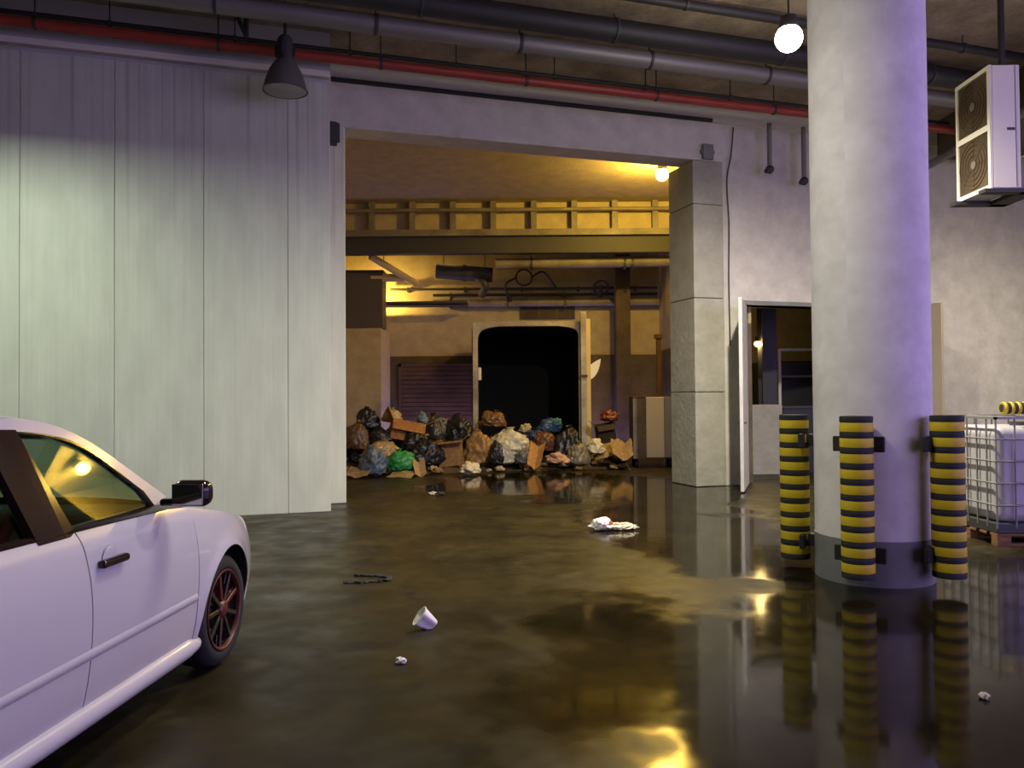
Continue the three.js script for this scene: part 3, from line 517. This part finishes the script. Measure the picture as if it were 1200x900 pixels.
function sheet(label, X, y, z, w, h, c, seed, turn, group) {        // bent, torn cardboard with real thickness
  const g = new THREE.BoxGeometry(w, 0.012, Math.max(w * 0.7, h * 1.1), 14, 1, 12), p = g.attributes.position;
  for (let i = 0; i < p.count; i++) {
    const x = p.getX(i), zz = p.getZ(i), f = fbm(x * 3 + seed, zz * 3, seed, 3);
    p.setXYZ(i, x * (1 + fbm(zz * 5, seed, 2, 2) * 0.25), p.getY(i) + f * 0.3 * h + Math.abs(x / w) * h * 0.8 * Math.sin(seed * 5) - (zz / w) * h * 0.75, zz * (1 + fbm(x * 5, seed, 7, 2) * 0.3));
  }
  g.computeVertexNormals();
  const o = obj('cardboard_sheet', g, cardMat(c)); o.position.set(X, Math.max(y, h * 0.45), z); o.rotation.y = turn;
  return tag(o, label, 'cardboard', group);
}
function wad(name, label, X, y, z, w, h, c, seed, turn, cat = 'paper', group) {
  const o = obj(name, crumple(seed, w * 0.5, h * 0.55, w * 0.45, 0.85, 2), std({ color: col(...c), roughness: 0.75 })); o.position.set(X, Math.max(y, h * 0.42), z); o.rotation.y = turn;
  return tag(o, label, cat, group);
}
const rubbish = [
  ['cardboard_sheet', 'flattened tan cardboard at the very left front of the rubbish', -2.97, 0.11, -15.70, 0.55, 0.25, [0.42, 0.27, 0.12]],
  ['rubbish_bag', 'blue grey rubbish bag at the left front of the heap', -2.73, 0.24, -15.90, 0.54, 0.54, [0.1, 0.15, 0.21]],
  ['rubbish_bag', 'bright green rubbish bag at the left front of the heap', -2.23, 0.28, -16.30, 0.58, 0.41, [0.03, 0.3, 0.07]],
  ['rubbish_bag', 'pale tan sack lying above the blue and green bags', -2.67, 0.46, -16.60, 0.66, 0.40, [0.4, 0.27, 0.13]],
  ['cardboard_sheet', 'torn tan cardboard piece right of the green bag', -1.85, 0.12, -16.10, 0.24, 0.27, [0.5, 0.34, 0.16]],
  ['cardboard_sheet', 'strip of yellowish cardboard in front of the green bag', -2.18, 0.07, -15.90, 0.49, 0.15, [0.42, 0.32, 0.15]],
  ['rubbish_bag', 'black rubbish bag at the upper left of the heap', -3.13, 1.06, -17.60, 0.48, 0.52, [0.012, 0.012, 0.016]],
  ['rubbish_bag', 'black rubbish bag below the orange carton', -2.78, 0.74, -17.00, 0.48, 0.34, [0.012, 0.012, 0.018]],
  ['rubbish_bag', 'round yellow tan bag on top of the heap at left', -2.63, 1.16, -17.70, 0.37, 0.30, [0.55, 0.4, 0.14]],
  ['carton', 'orange brown carton tipped on the left side of the heap', -2.30, 0.87, -17.30, 0.86, 0.53, [0.42, 0.19, 0.05]],
  ['rubbish_bag', 'small pale blue bag on top of the heap behind the carton', -1.98, 1.09, -17.90, 0.23, 0.28, [0.17, 0.24, 0.26]],
  ['rubbish_bag', 'black rubbish bag right of the orange carton', -2.02, 0.65, -17.10, 0.58, 0.47, [0.01, 0.01, 0.014]],
  ['rubbish_bag', 'large black rubbish bag behind the green bag', -1.77, 0.41, -16.80, 0.64, 0.55, [0.012, 0.013, 0.018]],
  ['rubbish_bag', 'dull brown sack at the left edge of the heap', -3.24, 0.73, -16.90, 0.50, 0.59, [0.13, 0.075, 0.035]],
  ['carton', 'brown carton with a ragged top in the middle of the heap', -1.31, 0.41, -17.20, 0.67, 0.65, [0.3, 0.17, 0.06]],
  ['rubbish_bag', 'upright brown paper sack left of the white bag', -0.71, 0.44, -17.20, 0.58, 0.71, [0.34, 0.18, 0.055]],
  ['rubbish_bag', 'large cream white bag in the middle of the heap', -0.06, 0.56, -17.20, 0.78, 0.58, [0.66, 0.6, 0.4]],
  ['rubbish_bag', 'cream white bag end hanging low beside the black bags', -0.10, 0.37, -17.00, 0.34, 0.47, [0.62, 0.57, 0.38]],
  ['rubbish_bag', 'small black bag left of the cream white bag', -0.33, 0.38, -16.90, 0.30, 0.46, [0.01, 0.01, 0.013]],
  ['rubbish_bag', 'small grey bag right of the cream white bag', 0.21, 0.32, -17.00, 0.36, 0.36, [0.1, 0.1, 0.09]],
  ['paper_wad', 'crumpled cream paper lying in front of the brown sack', -0.85, 0.11, -16.20, 0.41, 0.24, [0.62, 0.53, 0.34]],
  ['rubbish_bag', 'round brown bag in the container mouth at left', -0.43, 1.04, -18.50, 0.55, 0.37, [0.22, 0.11, 0.03]],
  ['paper_wad', 'small pale paper wad in the container mouth', 0.30, 0.83, -18.20, 0.25, 0.23, [0.4, 0.33, 0.17]],
  ['rubbish_bag', 'blue bag in the container mouth', 0.85, 0.90, -18.30, 0.46, 0.31, [0.03, 0.09, 0.2]],
  ['paper_wad', 'small teal wrapper on the blue bag', 1.00, 0.98, -18.10, 0.17, 0.17, [0.06, 0.17, 0.18]],
  ['rubbish_bag', 'dark blue bag below the bright blue one', 0.50, 0.69, -18.00, 0.51, 0.27, [0.03, 0.05, 0.12]],
  ['rubbish_bag', 'dark red brown bag in front of the container', 0.70, 0.56, -17.60, 0.52, 0.43, [0.13, 0.05, 0.025]],
  ['cardboard_sheet', 'orange cardboard piece standing at the front of the heap', 0.49, 0.29, -16.90, 0.30, 0.39, [0.5, 0.26, 0.08]],
  ['paper_wad', 'pinkish tan wrapper at the front edge of the heap', 0.92, 0.24, -17.00, 0.41, 0.23, [0.48, 0.28, 0.15]],
  ['rubbish_bag', 'grey clear bag below the container post', 1.40, 0.31, -17.20, 0.45, 0.49, [0.2, 0.17, 0.11]],
  ['paper_wad', 'pale crumpled paper below the container post', 1.77, 0.46, -17.20, 0.29, 0.34, [0.62, 0.52, 0.32]],
  ['cardboard_sheet', 'ragged tan cardboard spread at the right end of the heap', 2.17, 0.46, -17.30, 0.69, 0.51, [0.38, 0.26, 0.1]],
  ['cardboard_sheet', 'bent tan cardboard leaning at the right end of the heap', 2.29, 0.36, -17.00, 0.43, 0.41, [0.36, 0.24, 0.1]],
  ['rubbish_bag', 'dark red bag behind the right end of the heap', 2.20, 1.11, -18.45, 0.37, 0.27, [0.18, 0.025, 0.012]],
  ['carton', 'dark brown carton under the dark red bag', 2.22, 0.60, -18.45, 0.49, 1.15, [0.05, 0.03, 0.018]],
  ['rubbish_bag', 'black bag in front of the container mouth at right', 1.22, 0.49, -17.50, 0.59, 0.74, [0.008, 0.009, 0.012]],
  ['rubbish_bag', 'wide black bag against the container left edge', -1.19, 0.79, -18.20, 0.69, 0.65, [0.014, 0.013, 0.015]],
  ['rubbish_bag', 'dark olive sack behind the brown carton', -1.69, 0.83, -18.20, 0.54, 0.65, [0.045, 0.04, 0.02]],
  ['carton', 'small tan carton left of the brown carton', -1.71, 0.38, -17.00, 0.27, 0.45, [0.3, 0.18, 0.08]],
];
const heapHeight = (X, z) => {
  const Z = -z, n = fbm(X * 1.1, Z * 1.1, 4.4, 4);
  const back = sstep(16.0 + clamp((X + 3) * 0.22, 0, 1.0), 18.6, Z), left = sstep(2.7, -2.6, X);
  return Math.max(-0.05, back * (0.3 + 0.42 * left) + n * 0.25 * back - 0.03);
};
{
  const g = gridSurface(90, 60, (u, v) => { const X = lerp(-4.3, 2.5, u), z = lerp(-18.72, -15.9, v); return V(X, heapHeight(X, z) + fbm(X * 6, z * 6, 1, 3) * 0.09, z); });
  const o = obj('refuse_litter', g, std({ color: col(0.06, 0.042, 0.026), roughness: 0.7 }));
  tag(o, 'dark trodden litter lying under and between the rubbish bags', 'litter', null, 'stuff');
}
let ix = 0;
for (const [k, label, X, y, z, w, h, c] of rubbish) {
  const s = 1.37 + ix * 0.71, a = rr(-0.6, 0.6); ix++;
  if (k === 'rubbish_bag') bag(label, X, y, z, w * 1.05, h * 1.05, c, s, a);
  else if (k === 'carton') carton(label, X, y, z, w, h, c, s, a * 0.7);
  else if (k === 'cardboard_sheet') sheet(label, X, y, z, w, h, c, s, a * 0.6);
  else wad(k, label, X, y, z, w, h, c, s, a);
}
// smaller dark bags and scraps between the others, kept clear of what already lies there
const lain = rubbish.map(([, , X, y, z, w, h]) => [X, y, z, w * 0.46, h * 0.5]);
const clear = (X, y, z, w, h, k) => lain.every(([a, b, c, r, q]) => Math.hypot((X - a) / (w / 2 + r), (y - b) / (h / 2 + q), (z - c) / (w * 0.42 + r)) > k);
const tones = [[[0.012, 0.012, 0.015], 'black'], [[0.035, 0.03, 0.025], 'dark grey'], [[0.11, 0.06, 0.026], 'brown'], [[0.014, 0.02, 0.036], 'navy']];
for (let i = 0, n = 0; i < 2500 && n < 72; i++) {
  const X = rr(-4.0, 2.3), z = -rr(16.9 + clamp((X + 3) * 0.18, 0, 0.8), 18.6), h = rr(0.16, 0.34), w = h * rr(1.2, 1.7);
  const y = Math.max(0, heapHeight(X, z)) + h * 0.35;
  if (!clear(X, y, z, w, h, 0.88)) continue;
  const [c, tone] = tones[n % 4]; lain.push([X, y, z, w * 0.46, h * 0.5]); n++;
  bag('small ' + tone + ' rubbish bag tucked between the larger ones in the heap', X, y, z, w, h, c, 40 + i * 1.3, rr(0, 6), 'small ' + tone + ' bags filling the heap');
}
for (let i = 0, n = 0; i < 1500 && n < 40; i++) {
  const X = rr(-4.0, 2.4), z = -rr(16.2 + clamp((X + 3) * 0.2, 0, 0.9), 18.5), h = rr(0.06, 0.14), w = h * rr(1.3, 2.2), y = Math.max(0, heapHeight(X, z)) + h * 0.6;
  if (!clear(X, y, z, w, h, 0.95)) continue;
  lain.push([X, y, z, w * 0.46, h * 0.5]); n++;
  wad('paper_scrap', 'small tan paper scrap strewn over the rubbish heap', X, y, z, w, h, [[0.36, 0.25, 0.12], [0.45, 0.36, 0.2], [0.24, 0.14, 0.06]][n % 3], 90 + i * 0.9, rr(0, 6), 'paper', 'paper scraps on the heap');
}
// litter on the open floor
{
  const b = thing('plastic_bag', 'white plastic bag lying on the floor before the gateway', 'plastic bag', [1.10, 0, -9.3], 0.1);
  const m = std({ color: col(0.80, 0.76, 0.70), roughness: 0.5 });
  obj('sack', crumple(3.1, 0.12, 0.085, 0.1, 0.6).translate(-0.08, 0.06, 0), m, b); obj('tail', crumple(5.7, 0.15, 0.045, 0.08, 0.9).translate(0.15, 0.035, 0.0), std({ color: col(0.66, 0.58, 0.40), roughness: 0.5 }), b);
  obj('print', crumple(4.1, 0.025, 0.025, 0.02, 0.5).translate(0.0, 0.085, 0.06), std({ color: col(0.6, 0.14, 0.08), roughness: 0.5 }), b);
  const cup = thing('crushed_cup', 'crushed white cup lying on the open floor', 'cup', [-0.565, 0.045, -5.35], 0.5); cup.rotation.z = 0.9;
  const cg = lathe([[0, -0.05], [0.042, -0.05], [0.066, 0.07], [0.069, 0.075], [0.063, 0.07], [0.04, -0.046], [0, -0.046]], 28), p = cg.attributes.position; for (let i = 0; i < p.count; i++) p.setZ(i, p.getZ(i) * (0.55 + 0.2 * Math.sin(p.getX(i) * 60)));
  cg.computeVertexNormals(); obj('wall', cg, std({ color: col(0.82, 0.80, 0.74), roughness: 0.5, side: THREE.DoubleSide }), cup);
  obj('rim', new THREE.TorusGeometry(0.067, 0.004, 6, 28).rotateX(Math.PI / 2).scale(1, 1, 0.6).translate(0, 0.074, 0), m, cup);
  wad('paper_wad', 'tiny white paper wad on the floor nearest the camera', -0.645, 0.015, -4.65, 0.055, 0.035, [0.72, 0.68, 0.64], 7.3, 0.3);
  wad('paper_wad', 'small cream wad on the floor just before the heap', -1.27, 0.02, -12.9, 0.12, 0.05, [0.6, 0.52, 0.36], 2.3, 0.3);
  wad('leather_scrap', 'small dark scrap beside the cream wad before the heap', -1.15, 0.02, -12.8, 0.13, 0.06, [0.03, 0.025, 0.02], 6.1, 0.7, 'scrap');
  wad('paper_wad', 'tiny pale scrap on the wet floor at lower right', 2.33, 0.012, -4.05, 0.05, 0.03, [0.6, 0.55, 0.42], 8.3, 1.1);
  const st = obj('rubber_strip', tube([V(-0.16, 0.012, -0.22), V(0.04, 0.014, -0.2), V(0.16, 0.015, -0.1), V(0.1, 0.014, 0.02), V(-0.1, 0.013, 0.05), V(-0.2, 0.012, 0.04)], 0.022, 60, 7).scale(1, 0.5, 1), M.rubber); { const q = st.geometry.attributes.position; for (let i = 0; i < q.count; i++) { const x = q.getX(i), z = q.getZ(i); q.setXYZ(i, x + fbm(x * 14, z * 14, 3, 3) * 0.09, q.getY(i), z + fbm(x * 14, z * 14, 9, 3) * 0.12); } st.geometry.computeVertexNormals(); } st.position.set(-1.2, 0.002, -6.75); tag(st, 'dark bent strip lying on the floor near the car', 'strip');
}

// ---------------------------------------------------------------- the car
{
  const t = thing('car', 'white hatchback with black wheels parked before the panel wall', 'car', [-2.475, 0, -4.71], -rad(3.6));
  const white = phys({ color: col(0.60, 0.58, 0.59), roughness: 0.32, clearcoat: 1, clearcoatRoughness: 0.06 });
  const trim = phys({ color: col(0.022, 0.010, 0.007), roughness: 0.12 });
  const dark = std({ color: col(0.012, 0.012, 0.012), roughness: 0.8 });
  const cloth = std({ color: col(0.03, 0.03, 0.032), roughness: 0.9 });
  const glass = phys({ color: col(0.58, 0.68, 0.58), roughness: 0.02, transmission: 1, thickness: 0, ior: 1.5 });
  const redPaint = std({ color: col(0.10, 0.018, 0.012), roughness: 0.4 });
  const AX = [0, 2.51], AR = 0.365, AY = 0.315, BELT = 0.965;
  const plan = (s) => 0.867 - (s < 0.25 ? 0.2 * Math.pow((0.25 - s) / 1.03, 2.3) : 0) - (s > 2.2 ? 0.13 * Math.pow((s - 2.2) / 1.17, 2.2) : 0);
  const prof = [[0.18, -0.075], [0.26, -0.045], [0.4, -0.016], [0.58, 0], [0.74, -0.004], [0.86, -0.024], [0.93, -0.046], [0.99, -0.085]];
  const topY = (s) => curve([[-0.8, 0.60], [-0.66, 0.71], [-0.4, 0.79], [0, 0.872], [0.42, 0.95], [0.6, BELT], [2.3, BELT + 0.02], [3.0, BELT + 0.03], [3.3, 0.98], [3.4, 0.93]], s);
  const archDist = (s, y) => Math.min(...AX.map((a) => Math.abs(Math.hypot(s - a, y - AY) - AR)));
  const halfW = (s, y) => { const scale = s < 0.42 ? BELT / topY(s) : 1; return plan(s) + curve(prof, Math.min(0.99, y * lerp(1, scale, 0.85))) + 0.014 * Math.exp(-Math.pow(archDist(s, y) / 0.05, 2)); };
  const lowY = (s) => { let y = s < -0.36 || s > 2.87 ? 0.22 : 0.25; for (const a of AX) { const d = Math.abs(s - a); if (d < AR) y = Math.max(y, AY + Math.sqrt(AR * AR - d * d)); } return y; };
  const skin = (s0, s1, side, inset = 0, ns = 60, nv = 26, y0, y1) => gridSurface(ns, nv, (u, v) => { const s = lerp(s0, s1, side > 0 ? u : 1 - u), a = y0 ?? lowY(s), b = y1 ?? topY(s), y = lerp(a, Math.max(b, a), v); return V(side * (halfW(s, y) - inset), y, s); });
  const edge = (s, side) => gridSurface(14, 1, (u, v) => { const y = lerp(lowY(s), topY(s), u); return V(side * (halfW(s, y) - v * 0.02), y, s); });
  for (const side of [1, -1]) {
    obj('front_fender', [skin(-0.80, 0.415, side, 0, 90), edge(0.415, side)], white, t);
    const fd = obj('front_door', [skin(0.423, 1.372, side), edge(0.423, side), edge(1.372, side)], white, t);
    const rd = obj('rear_door', [skin(1.380, 2.33, side, 0, 60), edge(1.380, side), edge(2.33, side)], white, t);
    obj('rear_quarter', [skin(2.338, 3.36, side, 0, 80), edge(2.338, side)], white, t);
    obj('inner_shell', skin(-0.72, 3.3, side, 0.045, 120, 16), dark, t);
    for (const [door, s] of [[fd, 1.215], [rd, 2.12]]) {
      const cx = halfW(s, 0.83), hd = obj('door_handle', [bx(cx - 0.005, cx + 0.035, 0.815, 0.85, s - 0.1, s + 0.1, 0.015), bx(cx - 0.02, cx + 0.03, 0.82, 0.845, s - 0.095, s - 0.06, 0.01), bx(cx - 0.02, cx + 0.03, 0.82, 0.845, s + 0.06, s + 0.095, 0.01)].map((g) => side > 0 ? g : g.scale(-1, 1, 1)), trim, door);
      hd.userData.label = 'black pull handle';
      obj('handle_recess', new THREE.SphereGeometry(0.06, 20, 14).scale(0.14, 1.05, 1).translate(side * (cx - 0.001), 0.832, s + 0.005), white, door);
    }
    obj('rub_strip', gridSurface(60, 8, (u, v) => { const s = lerp(0.43, 2.1, side > 0 ? u : 1 - u), y = 0.462 + v * 0.048; return V(side * (halfW(s, y) + 0.008 * Math.sin(Math.PI * v) - 0.001), y, s); }), white, t);
    obj('side_skirt', gridSurface(60, 14, (u, v) => { const s = lerp(0.33, 2.18, side > 0 ? u : 1 - u), a = lerp(-0.5, 1, v) * Math.PI * 0.9, e = Math.min(1, 8 * Math.min(u, 1 - u) + 0.5); return V(side * (halfW(s, 0.25) - 0.02 + 0.055 * e * Math.cos(a * 0.8)), 0.225 + 0.055 * e * Math.sin(a * 0.8), s); }), white, t);
    for (const a of AX) obj('arch_liner', gridSurface(24, 2, (u, v) => { const q = lerp(0, Math.PI, u), sl = a + (AR + 0.005) * Math.cos(q); return V(side * lerp(halfW(sl, AY + AR * Math.sin(q)) - 0.03, 0.45, v), AY + (AR + 0.005) * Math.sin(q), a + (AR + 0.005) * Math.cos(q)); }), dark, t);
  }
  obj('hood', gridSurface(30, 30, (u, v) => { const s = lerp(-0.80, 0.44, u), k = lerp(1, -1, v), w = halfW(s, topY(s)); return V(k * w, topY(s) + 0.055 * (1 - Math.pow(Math.abs(k), 3)), s); }), white, t);
  obj('front_bumper', gridSurface(16, 30, (u, v) => { const y = lerp(0.2, topY(-0.8) + 0.0, u), k = lerp(1, -1, v); return V(k * halfW(-0.8, y), y + (u > 0.99 ? 0.05 * (1 - k * k) : 0), -0.80 - 0.1 * (1 - k * k) * Math.sin(Math.PI * lerp(0.2, 0.85, u))); }), white, t);
  obj('tailgate', gridSurface(16, 30, (u, v) => { const y = lerp(0.2, 0.96, u), k = lerp(-1, 1, v); return V(k * halfW(3.36, y), y, 3.36 + 0.08 * (1 - k * k)); }), white, t);
  // cabin
  const taper = (s) => 0.063 * Math.max(0, 1.45 - s);              // the cabin narrows towards the screen
  const xg = (s, y) => { const h = y - BELT; return halfW(s, BELT) - 0.012 - 0.5 * h - taper(s); };
  const roofEdge = (s) => curve([[0.36, BELT - 0.01], [0.62, 1.13], [0.9, 1.31], [1.15, 1.405], [1.5, 1.448], [2.1, 1.45], [2.7, 1.395], [2.95, 1.32], [3.12, 1.16], [3.3, 0.97]], s);
  const outer = []; for (let i = 0; i <= 70; i++) { const s = lerp(0.36, 3.3, i / 70); outer.push(new THREE.Vector2(s, roofEdge(s))); }
  outer.push(new THREE.Vector2(3.3, BELT - 0.02)); for (let i = 0; i <= 30; i++) outer.push(new THREE.Vector2(lerp(3.25, 0.38, i / 30), BELT - 0.02));
  const win = (s0b, s0t, s1t, s1b, drop) => {                        // window outline: bottom front, top front, top rear, bottom rear
    const pts = []; const y0 = BELT + 0.022;
    for (let i = 0; i <= 24; i++) { const q = i / 24, s = lerp(s0b, s0t, q), y = Math.min(lerp(y0, roofEdge(s0t) - drop, q), roofEdge(s) - drop); if (y > y0 - 1e-4) pts.push(new THREE.Vector2(s, y)); }
    for (let i = 1; i <= 24; i++) { const s = lerp(s0t, s1t, i / 24); pts.push(new THREE.Vector2(s, roofEdge(s) - drop)); }
    for (let i = 1; i <= 12; i++) pts.push(new THREE.Vector2(lerp(s1t, s1b, i / 12), lerp(roofEdge(s1t) - drop, y0, i / 12)));
    for (let i = 1; i < 20; i++) pts.push(new THREE.Vector2(lerp(s1b, s0b, i / 20), y0));
    return pts;
  };
  // the front edge follows the screen pillar
  const winFront = (() => { const y0 = BELT + 0.022, pts = []; for (let i = 0; i <= 40; i++) { const s = lerp(0.66, 1.45, i / 40), y = roofEdge(s) - 0.062 - 0.03 * sstep(1.0, 0.7, s); if (y > y0) pts.push(new THREE.Vector2(s, y)); } for (let i = 1; i <= 12; i++) pts.push(new THREE.Vector2(lerp(1.45, 1.385, i / 12), lerp(roofEdge(1.45) - 0.062, y0, i / 12))); for (let i = 1; i < 20; i++) pts.push(new THREE.Vector2(lerp(1.385, 0.58, i / 20), y0)); return pts; })();
  const winRear = win(1.60, 1.62, 2.25, 2.42, 0.062), winBack = win(2.5, 2.36, 2.72, 2.95, 0.075);
  const frame = (pts, holes, d0, d1, mat, name, side, parent) => {
    const sh = new THREE.Shape(pts); for (const h of holes) sh.holes.push(new THREE.Path(h));
    const g = new THREE.ExtrudeGeometry(sh, { depth: 1, bevelEnabled: false, steps: 1 }), p = g.attributes.position;
    for (let i = 0; i < p.count; i++) { const s = p.getX(i), y = p.getY(i), d = lerp(d0, d1, p.getZ(i)); p.setXYZ(i, side * (xg(s, y) - d), y, s); }
    if (side > 0) { const ix2 = g.index; if (!ix2) for (let i = 0; i < p.count; i += 3) { const a = [p.getX(i), p.getY(i), p.getZ(i)]; p.setXYZ(i, p.getX(i + 1), p.getY(i + 1), p.getZ(i + 1)); p.setXYZ(i + 1, ...a); } }
    g.computeVertexNormals();
    return obj(name, g, mat, parent);
  };
  const grow = (pts, k) => { const c = pts.reduce((a, q) => a.add(q), new THREE.Vector2()).multiplyScalar(1 / pts.length); return pts.map((q) => { const d = q.clone().sub(c); return q.clone().add(d.normalize().multiplyScalar(k)); }); };
  for (const side of [1, -1]) {
    const f = frame(outer, [winFront, winRear, winBack], 0, 0.04, white, 'cabin_side', side, t);
    const pf = frame(grow(winFront, 0.012), [winFront.map((q) => q.clone()).map((q, i, A) => q)], -0.003, 0.03, trim, 'window_seal', side, f);
    frame(grow(winRear, 0.012), [winRear], -0.003, 0.03, trim, 'window_seal', side, f);
    const bp = [[1.372, BELT + 0.0], [1.44, roofEdge(1.45) - 0.05], [1.64, roofEdge(1.64) - 0.05], [1.615, BELT + 0.0]].map(([a, b]) => new THREE.Vector2(a, b));
    const dense = []; for (let i = 0; i < 4; i++) for (let k = 0; k < 10; k++) dense.push(bp[i].clone().lerp(bp[(i + 1) % 4], k / 10));
    frame(dense, [], -0.014, 0.02, trim, 'door_pillar', side, f);
    frame(winFront, [], 0.016, 0.02, glass, 'front_window', side, f); frame(winRear, [], 0.016, 0.02, glass, 'rear_window', side, f); frame(winBack, [], 0.016, 0.02, glass, 'quarter_window', side, f);
    const sw = obj('waist_seal', gridSurface(40, 3, (u, v) => { const s = lerp(0.5, 2.5, side > 0 ? u : 1 - u); return V(side * (halfW(s, topY(s)) - v * (0.02 + taper(s)) + 0.003), topY(s) + 0.004 + 0.018 * Math.sin(v * 1.2), s); }), trim, t);
  }
  obj('roof', gridSurface(60, 40, (u, v) => { const s = lerp(0.95, 3.1, u), k = lerp(1, -1, v), y = roofEdge(s); return V(k * xg(s, y), y + 0.055 * (1 - Math.pow(Math.abs(k), 2.6)) * Math.min(1, 4 * u, 4 * (1 - u) + 0.2), s); }), white, t);
  obj('windscreen', gridSurface(16, 24, (u, v) => { const s = lerp(0.39, 0.96, u), k = lerp(1, -1, v), y = roofEdge(s); return V(k * (xg(s, y) - 0.005), y + 0.012 * (1 - k * k), s - 0.12 * (1 - k * k) * (1 - u * 0.75)); }), glass, t);
  obj('rear_screen', gridSurface(16, 24, (u, v) => { const s = lerp(3.08, 3.3, u), k = lerp(1, -1, v), y = roofEdge(s); return V(k * (xg(s, y) - 0.005), y, s + 0.06 * (1 - k * k)); }), glass, t);
  // inside
  obj('floor_pan', bx(-0.74, 0.74, 0.2, 0.3, -0.4, 3.2), dark, t);
  obj('bulkhead', bx(-0.72, 0.72, 0.3, 0.93, 0.3, 0.36), dark, t);
  obj('dashboard', bx(-0.7, 0.7, 0.65, 0.97, 0.36, 0.72, 0.08), cloth, t);
  obj('parcel_shelf', bx(-0.64, 0.64, 0.86, 0.9, 2.7, 3.25), cloth, t);
  for (const x of [-0.37, 0.37]) {
    const st = obj('seat', [bx(x - 0.24, x + 0.24, 0.3, 0.55, 0.95, 1.45, 0.07), bx(x - 0.24, x + 0.24, 0.45, 1.08, -0.07, 0.07, 0.06).rotateX(0.22).translate(0, -0.02, 1.37)], cloth, t);
    obj('headrest', bx(x - 0.13, x + 0.13, 1.08, 1.26, 1.56, 1.65, 0.04), cloth, st);
  }
  obj('rear_bench', [bx(-0.62, 0.62, 0.3, 0.55, 1.95, 2.4, 0.06), bx(-0.62, 0.62, 0.5, 1.02, 2.4, 2.55, 0.06)], cloth, t);
  obj('steering_wheel', [new THREE.TorusGeometry(0.18, 0.016, 10, 36).rotateX(-0.4).translate(-0.37, 0.93, 0.84), rod(V(-0.37, 0.93, 0.84), V(-0.37, 0.85, 0.64), 0.03, 10), bx(-0.53, -0.21, 0.91, 0.95, 0.825, 0.85)], dark, t);
  // mirrors
  for (const side of [1, -1]) {
    const m = obj('door_mirror', [new RoundedBoxGeometry(0.19, 0.13, 0.11, 6, 0.05).translate(side * 0.955, 1.055, 0.68), bx(side * 0.80, side * 0.90, 0.995, 1.03, 0.65, 0.71, 0.012)], trim, t);
    obj('mirror_glass', new RoundedBoxGeometry(0.155, 0.1, 0.008, 4, 0.004).translate(side * 0.955, 1.055, 0.7365), std({ color: col(0.5, 0.5, 0.5), metalness: 1, roughness: 0.05 }), m);
  }
  // wheels
  const rim = phys({ color: col(0.014, 0.012, 0.012), roughness: 0.25, clearcoat: 0.7 }), spokeMat = phys({ color: col(0.014, 0.008, 0.007), roughness: 0.3, clearcoat: 0.5 });
  for (const a of AX) for (const side of [1, -1]) {
    const xo = halfW(a, 0.62) - 0.035;
    const place = (g) => g.rotateZ(-Math.PI / 2).scale(side, 1, 1).translate(side * xo, AY, a);
    const w = obj('wheel', place(lathe([[0.215, -0.2], [0.235, -0.21], [0.28, -0.205], [0.308, -0.18], [0.315, -0.14], [0.315, -0.07], [0.308, -0.03], [0.28, -0.004], [0.245, 0.0], [0.228, -0.008], [0.215, -0.02], [0.215, -0.2]], 56)), M.rubber, t);
    obj('rim_ring', place(lathe([[0.216, -0.02], [0.226, -0.004], [0.221, 0.002], [0.208, -0.004], [0.204, -0.05]], 56)), redPaint, w);
    obj('rim_barrel', place(lathe([[0.206, -0.02], [0.2, -0.12], [0.0, -0.13]], 48)), rim, w);
    for (let k = 0; k < 9; k++) obj('spoke', place(merge([bx(-0.013, 0.013, -0.045, -0.012, 0.035, 0.212, 0.006), bx(-0.018, 0.018, -0.06, -0.03, 0.14, 0.21, 0.006)]).rotateY(k * Math.PI * 2 / 9)), k === 5 || k === 7 ? redPaint : spokeMat, w);
    obj('hub_cap', place(lathe([[0.0, 0.004], [0.028, 0.0], [0.05, -0.01], [0.056, -0.045], [0, -0.05]], 28)), redPaint, w);
  }
}
renderer.render(scene, camera);
